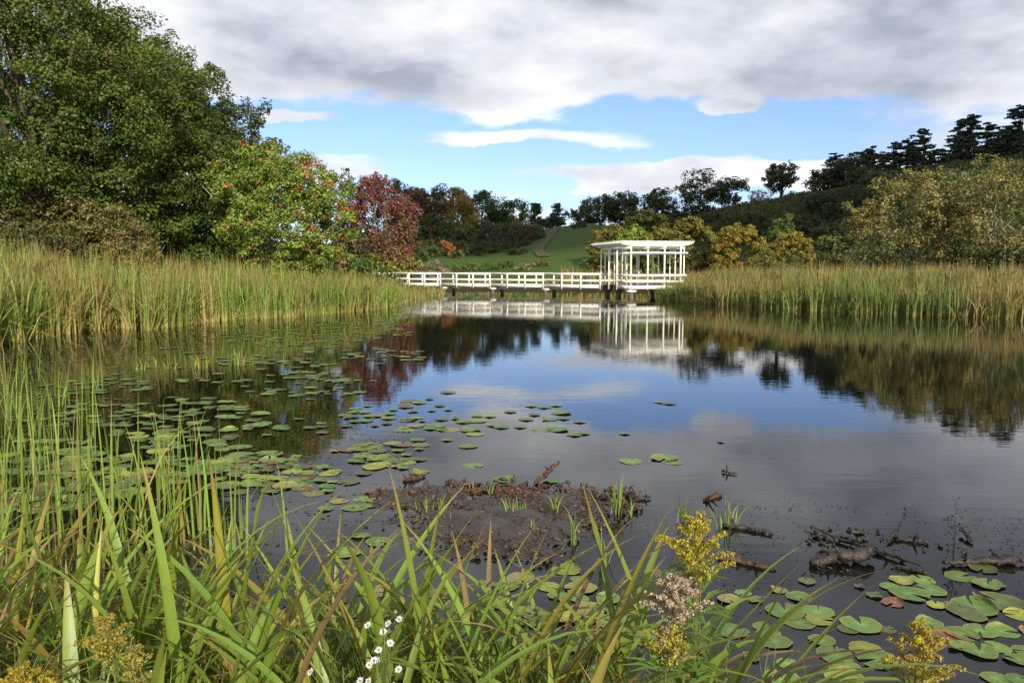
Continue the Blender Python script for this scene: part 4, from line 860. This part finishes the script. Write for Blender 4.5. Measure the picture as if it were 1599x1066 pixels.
    MX = [.46, .22, .16, .05, .11]
    scatter([(330, 720), (420, 690), (560, 640), (655, 640), (660, 740), (560, 800), (400, 790), (330, 760)], 135, .115, MX, 'root')
    scatter([(520, 600), (640, 590), (720, 650), (700, 700), (600, 690), (520, 640)], 26, .115, MX, 'purple')
    scatter([(60, 600), (300, 560), (500, 560), (560, 610), (420, 690), (330, 740), (150, 790), (0, 800), (0, 640)], 330, .125, [.56, .14, .20, .03, .07], 'left')
    scatter([(560, 810), (600, 850), (700, 900), (930, 900), (1020, 1000), (1000, 1066), (600, 1066), (450, 900)], 46, .11, [.6, .1, .2, .03, .07], 'iris')
    scatter([(1380, 905), (1599, 890), (1640, 1000), (1640, 1100), (1200, 1100), (1400, 960)], 14, .10, MX, 'wood')
    # the largest in the picture stay single pads, the rest of the far raft is one mass
    spots.sort(key=lambda s: -s[2] / s[1]); ind, rest = spots[:296], spots[296:]
    marks = {'knotted root clump': gp(1310, 882), 'tall rush tuft': gp(965, 790), 'black log': gp(1520, 882), 'reddish log': gp(1165, 882), 'spiky root clump': gp(852, 748), 'mud flat corner': gp(592, 775), 'forked stick': gp(1140, 740),
             'iris bank': gp(700, 1030), 'sprawling shoal tuft': gp(262, 576), 'outer shoal tuft': gp(380, 572), 'near standing cattails': gp(320, 850), 'inner standing cattails': gp(60, 700), 'brown root clump': gp(648, 748)}
    groups = {}
    for s in ind:
        q = min(marks, key=lambda m_: (marks[m_][0] - s[0]) ** 2 + (marks[m_][1] - s[1]) ** 2); groups.setdefault(q, []).append(s)
    for q, L in groups.items():
        L.sort(key=lambda s: (marks[q][0] - s[0]) ** 2 + (marks[q][1] - s[1]) ** 2)
        for k, s in enumerate(L):
            key = (s[3], s[4], int(r.integers(0, 5)))
            if key not in PADM: PADM[key] = pad_mesh(s[3], s[4], len(PADM) + 40)
            o = link('lily_pad', PADM[key]); o.location = (s[0], s[1], .001 + .004 * (hash((round(s[0], 3), round(s[1], 3))) % 5) / 2); o.rotation_euler = (r.normal() * .012, r.normal() * .012, r.uniform(0, 6.28)); o.scale = (s[2], s[2] * r.uniform(.88, 1), .16 if s[4] != 'flat' else .14)
            o.scale = (s[2], s[2] * r.uniform(.88, 1), s[2] * (1.0 if s[4] != 'flat' else .7))
            size = 'small' if s[2] < .085 else ('broad' if s[2] > .125 else 'middling')
            tag(o, '%s %s lily pad%s, %s out from the %s' % (size, s[3], {'flat': '', 'upturned rim': ' with upturned rim', 'one side curled up': ' with curled side'}[s[4]], ordinal(k), q), 'lily pad', 'lily pads floating on the pond')
    g = Geo()
    def lump(s):
        n = 9; a = np.linspace(.2, 6.1, n); V = [(s[0], s[1], .012)] + [(s[0] + math.cos(b) * s[2], s[1] + math.sin(b) * s[2], .012 + .006 * math.sin(3 * b)) for b in a]
        g.add(V, T=[[0, k, k + 1] for k in range(1, n)], C=np.array(PADC[s[3]][0]) * r.uniform(.8, 1.2))
    for s in rest: lump(s)
    P = np.array([gp(*p) for p in [(250, 545), (360, 512), (520, 500), (640, 500), (660, 560), (560, 600), (420, 570)]]); lo, hi = P.min(0), P.max(0)
    for k in range(420):
        x, y = r.uniform(lo[0], hi[0]), r.uniform(lo[1], hi[1])
        if in_poly(np.array([x]), np.array([y]), P)[0] and fnoise(np.array([x]), np.array([y]), .8)[0] > -.25: lump([x, y, r.uniform(.09, .17), kinds[r.choice(5, p=MX)]])
    tag(g.build('lily_pads', MATS['lily_leaf'], smooth=True), 'far raft of small lily pads off the reeds', 'lily pads', kind='stuff')
pads()

# ------------------------------------------------------------------ tufts and near plants
def tuft(name, label, px, py, n, h, w, group, seed, spread=.06, lean=.22, gcol=(.19, .28, .045), dead=.1, cat='grass tuft', z=None, xy=None):
    r = np.random.default_rng(seed)
    if xy is None: p = ground(px, py, 0 if z is None else z); X0, Y0 = p.x, p.y
    else: X0, Y0 = xy
    z0 = z if z is not None else max(tz(X0, Y0), -.06)
    x = r.normal(size=n) * spread; y = r.normal(size=n) * spread; hh = h * r.uniform(.5, 1.08, n); dd = (r.uniform(0, 1, n) < dead)[:, None]
    mid = np.where(dd, vary((.34, .22, .09), n, .3, .1, r), vary(gcol, n, .28, .12, r)); tip = np.where(r.uniform(0, 1, (n, 1)) < .3, mid * .5 + np.array((.3, .2, .06)) * .5, mid * 1.05); base = mid * .6 + np.array((.22, .20, .07)) * .4
    g = Geo(); blades(g, x, y, np.zeros(n), hh, w * r.uniform(.6, 1.2, n), np.abs(r.normal(size=n)) * lean, r.uniform(0, 6.28, n), base, mid, tip, 6, r, droop=.5)
    o = g.build(name, M_BLADE); o.location = (X0, Y0, z0); return tag(o, label, cat, group)
tg = 'rush tufts sprouting on and round the mud flat'
for k, (px, py, n, h, sp_, lab) in enumerate(((965, 802, 26, .46, .03, 'tallest rush tuft at the far end of the mud flat'), (868, 798, 12, .24, .02, 'slim bright tuft just past the middle of the mud flat'), (800, 804, 26, .20, .05, 'wide spiky grey-green tuft in the middle of the mud flat'),
    (672, 800, 18, .18, .04, 'low leafy tuft on the near third of the mud flat'), (690, 806, 12, .26, .02, 'upright tuft beside the low leafy one'), (702, 816, 6, .15, .02, 'tiny two-bladed tuft near the low leafy one'), (838, 830, 6, .2, .02, 'sparse tuft on the near side of the mud flat'),
    (985, 806, 5, .2, .015, 'thin sprout right next to the tallest rush tuft'), (1066, 812, 16, .34, .035, 'rush tuft just behind the yellow goldenrod'), (1142, 826, 16, .32, .05, 'leaning rush tuft growing from the short dark log'), (895, 850, 7, .42, .02, 'tall thin sprout at the near rim of the mud flat'),
    (940, 880, 9, .42, .04, 'curving sprout standing in water past the mud flat'), (715, 574, 9, .0, .1, ''), (735, 764, 3, .14, .02, 'single short stalk on the far rim of the mud flat'), (765, 772, 4, .18, .02, 'bent stalks among the rootstocks on the far rim'))):
    if h: tuft('rush_tuft', lab, px, py, n, h, .011, tg, 300 + k, sp_, .25, z=.0)
for k, (px, py, n, h, lab) in enumerate(((315, 575, 16, .5, 'bright tuft on the shallow shoal tallest there'), (370, 570, 18, .42, 'bushy tuft at the outer end of the shallow shoal'), (387, 572, 10, .45, 'slim tuft touching the bushy one on the shoal'), (262, 576, 14, .36, 'sprawling tuft near the inner end of the shoal'), (222, 578, 9, .34, 'thin tuft first on the shoal from the reeds'), (240, 572, 9, .3, 'small leaning tuft between two others on the shoal'))):
    tuft('rush_tuft', lab, px, py, n, h, .02, 'tufts on the shallow shoal', 340 + k, .07, .3, z=0)

# tall narrow cattail leaves standing in the near water at the left
rg = 'cattail clumps standing in the near shallows'
r9 = np.random.default_rng(77); CP = []
for (px, py, n, h) in ((20, 860, 16, 1.5), (60, 850, 14, 1.25), (110, 800, 16, 1.35), (150, 820, 14, 1.3), (0, 790, 14, 1.5), (35, 770, 12, 1.2), (85, 900, 16, 1.5), (180, 860, 14, 1.25), (250, 850, 18, 1.35), (300, 840, 20, 1.15), (325, 870, 18, 1.2), (235, 800, 10, 1.1),
    (165, 720, 14, .95), (75, 740, 12, 1.2), (130, 690, 12, 1.3), (10, 720, 14, 1.3), (48, 690, 12, 1.2), (270, 780, 14, 1.05), (360, 850, 10, .9), (0, 900, 14, 1.6), (140, 900, 14, 1.45), (215, 920, 14, 1.4), (20, 660, 14, 1.0), (90, 640, 12, .9), (150, 610, 12, .85), (0, 620, 16, 1.3), (45, 600, 14, 1.2), (400, 880, 10, .85), (105, 620, 10, .8)):
    p = ground(px, py, -.05); CP.append((p.x, p.y, n, h))
CP.sort(key=lambda c: (c[0] - gp(1085, 1000)[0]) ** 2 + (c[1] - gp(1085, 1000)[1]) ** 2)
for k, (x, y, n, h) in enumerate(CP):
    n = int(n * .75)
    tuft('cattail_clump', 'narrow upright cattail clump in the near water, %s clump counted from the goldenrods' % ordinal(k), 0, 0, n, h, .017, rg, 400 + k, .13, .11, (.18, .27, .04), .14, 'cattail', xy=(x, y))

# dense fine grass matting the bank under the iris leaves
def bank_grass():
    r = np.random.default_rng(31); n = 34000; x = r.uniform(-5.5, 3.0, n); y = r.uniform(1.4, 6.0, n); s = sdf(x, y); k = (s > -.2 - .45 * (x < -1.0)) & (r.uniform(0, 1, n) < .9); x, y = x[k], y[k]; n = len(x); z = np.maximum(terrain(x, y), -.04)
    h = np.where(x > .9, .28, .62) * r.uniform(.4, 1.15, n); dd = (r.uniform(0, 1, n) < np.clip(.38 - .16 * x * .3 + fnoise(x, y, 1.4) * .25, .1, .8))[:, None]
    mid = np.where(dd, vary((.26, .17, .08), n, .35, .15, r), vary((.18, .25, .045), n, .3, .15, r)); g = Geo()
    blades(g, x, y, z - .02, h, .0065 * r.uniform(.6, 1.6, n), np.abs(r.normal(size=n)) * .45 + .05, r.uniform(0, 6.28, n), mid * .7, mid, mid * .9 + np.array((.03, .02, 0)), 4, r, droop=.6)
    tag(g.build('bank_grass', M_BLADE), 'matted fine green and brown grass covering the near bank', 'grass', kind='stuff')
bank_grass()

# iris: broad strap leaves, every leaf a part
IRM = []
def iris_meshes():
    for q in range(22):
        r = np.random.default_rng(900 + q); seg = 12; L = 1.0; w = r.uniform(.024, .044); bend = r.choice([.2, .45, .8, 1.3]) * r.uniform(.7, 1.3); yell = q % 8 == 0; rust = q % 11 == 3; dead = q % 10 == 6
        V, C = [], []; tw = r.normal() * .5
        ang = 0.0; x = z = 0.0
        for k in range(seg + 1):
            t = k / seg; wd = w * min(1, .75 + t) * (1 - max(0, (t - .45) / .55) ** 1.7); wd = max(wd, .0008); a = tw * t; sx, sy = -math.sin(a) * wd / 2, math.cos(a) * wd / 2; rz = .16 * wd
            nx, nz = math.cos(ang), -math.sin(ang)
            V += [(x + sx * .3, sy, z), (x + nx * rz, 0, z + nz * rz), (x - sx * .3, -sy, z)]
            c = np.array((.205, .285, .038)) if not yell else np.array((.36, .32, .045))
            if dead: c = np.array((.27, .18, .08)) * (.8 + .4 * math.sin(9 * t + q) ** 2)
            if t > .6 and q % 3 == 1: c = c + np.array((.08, .02, 0)) * (t - .6) * 2
            if rust and t > .4: c = c * .4 + np.array((.34, .15, .04)) * .6
            c = c * (.62 + .1 * t) / .66 if t > .2 else c * .8 + np.array((.14, .16, .07)) * .2
            if t > .88: c = c * .4 + np.array((.34, .20, .06)) * .6
            ed = np.array((.05, .03, 0)) * (1 if q % 2 else 0)
            C += [c + ed, c * 1.15, c * .95]
            ang += bend * (.3 + 1.9 * t) / seg; x += math.sin(ang) * L / seg; z += math.cos(ang) * L / seg
        Q = [[3 * k + a, 3 * k + a + 1, 3 * k + a + 4, 3 * k + a + 3] for k in range(seg) for a in (0, 1)]
        IRM.append(mesh('leaf', V, np.array(Q), M_IRIS, np.clip(C, 0, 1), True))
iris_meshes()
def iris():
    r = np.random.default_rng(55); pts = []
    for (x, y, n, s_) in ((-2.85, 4.0, 11, .85), (-2.4, 3.4, 12, .9), (-2.3, 4.15, 10, .85), (-1.95, 3.7, 13, .95), (-1.6, 3.15, 12, .9), (-1.55, 4.0, 14, 1.0), (-1.2, 3.55, 14, .95), (-1.05, 4.15, 12, .9), (-.85, 3.05, 13, .85), (-.8, 3.75, 14, 1.0), (-.45, 3.4, 14, .95),
                          (-.5, 4.05, 11, .95), (-.15, 3.0, 12, .8), (-.1, 3.65, 14, .9), (.2, 3.3, 13, .85), (.3, 3.7, 10, .82), (.5, 3.0, 11, .75), (.62, 3.35, 9, .7), (-2.1, 2.9, 11, .8), (-1.15, 2.7, 11, .75), (-.5, 2.65, 10, .72), (.15, 2.6, 10, .68), (-2.75, 3.0, 9, .85), (-3.2, 3.5, 9, .9), (-3.0, 4.7, 11, 1.0), (-2.3, 4.75, 11, .95), (-1.7, 4.7, 10, .9), (-3.5, 4.2, 10, 1.0), (-2.7, 5.3, 9, .9), (-.95, 4.6, 8, .85), (-.2, 4.3, 7, .85)):
        pts.append((x, y, n, s_))
    pts.sort(key=lambda p: (p[0] - .8) ** 2 + (p[1] - 3) ** 2)
    for k, (x, y, n, s_) in enumerate(pts):
        x *= .88; y = y * .80; n = int(n * 2.5); s_ = .66 + .42 * s_; z = max(tz(x, y), -.03); root = empty('iris_clump', (x, y, z), 'strap-leaved iris clump on the near bank, %s clump counted from the tall goldenrod' % ordinal(k), 'iris', 'iris clumps along the near bank')
        for q in range(n):
            o = link('leaf', IRM[r.integers(0, len(IRM))], root); o.location = (r.normal() * .13, r.normal() * .11, -.02)
            az = r.choice([r.normal() * .55, math.pi + r.normal() * .6, r.uniform(0, 6.28)], p=[.58, .24, .18]); L = s_ * r.uniform(.55, 1.12) * 1.02
            o.rotation_euler = (0, 0, 0); o.rotation_mode = 'XYZ'; tilt = abs(r.normal()) * .34 + .04
            o.rotation_euler = (Matrix.Rotation(az, 3, 'Z') @ Matrix.Rotation(tilt, 3, 'Y') @ Matrix.Rotation(0, 3, 'Z')).to_euler(); o.scale = (L, r.uniform(.85, 1.4), L)
iris()

# goldenrods
def goldenrod(label, px, py_top, D, size, n_rac, col, col2, base_z, seed, hplume, bushy=1.0):
    D *= .84; r = np.random.default_rng(seed); top = at(px, py_top, D); x0, y0 = top.x, D; zb = tz(x0, y0); H = top.z - zb
    root = empty('goldenrod', (x0, y0, zb), label, 'goldenrod', 'goldenrods at the water edge')
    hplume *= 1.0
    lx = r.normal() * .03; path = bez(np.array([0, 0, -.02]), np.array([lx, .01, H * .5]), np.array([0, 0, H * .97]), 10)
    g = Geo(); g.tube(path, np.linspace(.0055, .002, 10), 6, C=(.16, .14, .05)); g.build('stem', M_BLADE, root)
    g = Geo(); n = 95                                              # lance-shaped stem leaves
    for k in range(n):
        t = r.uniform(.08, 1 - hplume / H * .8); p = path[int(t * 9)]; a = r.uniform(0, 6.28); L = r.uniform(.08, .16); d = np.array([math.cos(a), math.sin(a), .35]); d /= np.linalg.norm(d); s_ = np.array([-math.sin(a), math.cos(a), 0]) * .008
        c = vary((.14, .23, .04), 1, .3, .1, r)[0]; e = p + d * L - np.array([0, 0, .03]); m_ = p + d * L * .5
        g.add([p, m_ - s_, e, m_ + s_], Q=[[0, 1, 2, 3]], C=c)
    g.build('leaf', M_BLADE, root)['kind'] = 'stuff'
    for q in range(n_rac):                                         # each arching spray of florets is a part
        t = (q + .5) / n_rac; zb_ = H - hplume * (1 - t) ; a = q * 2.399; L = size * (1 - t * .82) * r.uniform(.75, 1.1) * bushy
        st = np.array([0, 0, zb_ - .05]); d = np.array([math.cos(a), math.sin(a), 0]); rise = r.uniform(.55, 1.1) if bushy > .8 else 1.6
        P = bez(st, st + d * L * .5 + np.array([0, 0, L * rise]), st + d * L + np.array([0, 0, L * rise * .9]), 14)
        g = Geo(); g.tube(P[::3], .0012, 4, C=(.18, .19, .05), caps=False); m = int(150 * L / .1) + 30; tt = r.uniform(.12, 1, m); B = np.stack([np.interp(tt, np.linspace(0, 1, 14), P[:, k]) for k in range(3)], -1)
        B += rdir(m, r) * (.011 * (1.25 - tt * .7))[:, None]; cc_ = np.array(col)[None] * r.uniform(.65, 1.25, (m, 1)); sel = r.uniform(0, 1, m) < (.22 if q % 3 else .5); cc_[sel] = np.array(col2) * r.uniform(.6, 1.2, (int(sel.sum()), 1))
        leaves(g, B, rdir(m, r) + np.array([0, -.4, .5]), .0075, cc_, aspect=.8, r=r); g.build('flower_spray', M_PETAL, root)
YEL, BUF = (.44, .38, .045), (.38, .28, .18)
goldenrod('full yellow goldenrod plume with a browned spire, tallest of all', 1088, 790, 2.9, .15, 26, YEL, (.50, .42, .08), 0, 1, .22)
goldenrod('goldenrod with brown faded upper spire against the yellow plume', 1096, 778, 2.98, .035, 14, (.34, .20, .10), BUF, 0, 2, .14, .6)
goldenrod('goldenrod gone to pale fluffy seed in front of the yellow plume', 1055, 880, 2.65, .13, 24, (.52, .42, .30), (.40, .30, .20), 0, 3, .17)
goldenrod('lower yellow goldenrod under the fluffy seeding one', 1045, 960, 2.6, .10, 14, YEL, BUF, 0, 4, .12)
goldenrod('yellow goldenrod cut by the bottom edge among the lily pads', 1440, 955, 2.75, .14, 26, YEL, (.40, .25, .10), 0, 5, .22)
goldenrod('pale goldenrod sprig in the iris leaves', 165, 940, 2.45, .11, 14, (.34, .30, .06), (.40, .30, .05), 0, 6, .16)
goldenrod('goldenrod in the bottom corner below the cattails', 30, 1020, 2.35, .10, 12, (.42, .30, .04), YEL, 0, 7, .12)
goldenrod('small goldenrod sprig peeping out beside the pale one', 205, 985, 2.4, .07, 10, (.34, .30, .06), (.25, .24, .06), 0, 8, .12)

# white asters
def aster(label, px, py, D, seed, heads):
    r = np.random.default_rng(seed); p = at(px, py, D); zb = tz(p.x, D); H = p.z - zb; root = empty('aster', (p.x, D, zb), label, 'aster', 'white asters in the iris leaves')
    g = Geo(); g.tube(bez(np.array([0, 0, 0.]), np.array([.02, 0, H * .5]), np.array([0, 0, H]), 8), np.linspace(.003, .0012, 8), 5, C=(.14, .18, .05)); g.build('stem', M_BLADE, root)
    for q in range(heads):
        c = np.array([r.normal() * .028, r.normal() * .02, H - r.uniform(0, .11)]); nrm = unit(np.array([r.normal() * .4, -.6, .8])); u = unit(np.cross(nrm, [0, 0, 1.])); w = np.cross(nrm, u)
        g = Geo(); g.tube([np.array([0, 0, H - .16]), (c + np.array([0, 0, H - .12])) / 2, c], .0009, 4, C=(.14, .18, .05), caps=False)
        for k in range(16):
            a = k / 16 * 6.283 + r.normal() * .08; d = math.cos(a) * u + math.sin(a) * w; s_ = (-math.sin(a) * u + math.cos(a) * w) * .0018; L = r.uniform(.008, .0115)
            g.add([c + d * .002, c + d * L * .6 - s_, c + d * L + nrm * .002, c + d * L * .6 + s_], Q=[[0, 1, 2, 3]], C=(.78, .76, .80))
        g.tube([c - nrm * .001, c + nrm * .0025], .0026, 7, C=(.45, .33, .08)); g.build('flower_head', M_PETAL, root)
    g = Geo()
    for k in range(22):
        t = r.uniform(.2, .95); a = r.uniform(0, 6.28); d = np.array([math.cos(a), math.sin(a), .5]) * r.uniform(.02, .05); b = np.array([0, 0, H * t]); s_ = np.array([-math.sin(a), math.cos(a), 0]) * .003; g.add([b, b + d * .5 - s_, b + d, b + d * .5 + s_], Q=[[0, 1, 2, 3]], C=(.13, .20, .05))
    g.build('leaf', M_BLADE, root)['kind'] = 'stuff'
aster('white aster spray with the topmost open flowers', 598, 968, 1.8, 1, 7); aster('white aster spray lowest in the middle of the frame edge', 588, 1030, 1.75, 2, 6); aster('small white aster off to the side of the sprays', 535, 1040, 1.75, 3, 3)
aster('white aster spray between the topmost and lowest ones', 606, 1005, 1.8, 4, 4)

# dead upright weed by the black log
def weed():
    p = ground(1488, 868); r = np.random.default_rng(8); root = empty('dead_weed', (p.x, p.y, 0), 'spindly leafless dead weed standing by the black log', 'weed'); g = Geo(); H = .42
    g.tube([(0, 0, -.05), (.01, 0, .2), (.0, 0, H)], (.004, .003, .0015), 5, C=(.03, .025, .02))
    for k in range(22):
        t = r.uniform(.15, .95) * H; a = r.uniform(0, 6.28); L = r.uniform(.04, .12); e = np.array([math.cos(a) * L, math.sin(a) * L, t + L * .6]); g.tube([(0, 0, t), e], (.0015, .0008), 4, C=(.03, .025, .02))
        g.tube([e, e + np.array([.002, 0, .012])], .006, 5, C=(.035, .03, .022), jit=.3)
    g.build('stalk', M_LOG, root)
weed()
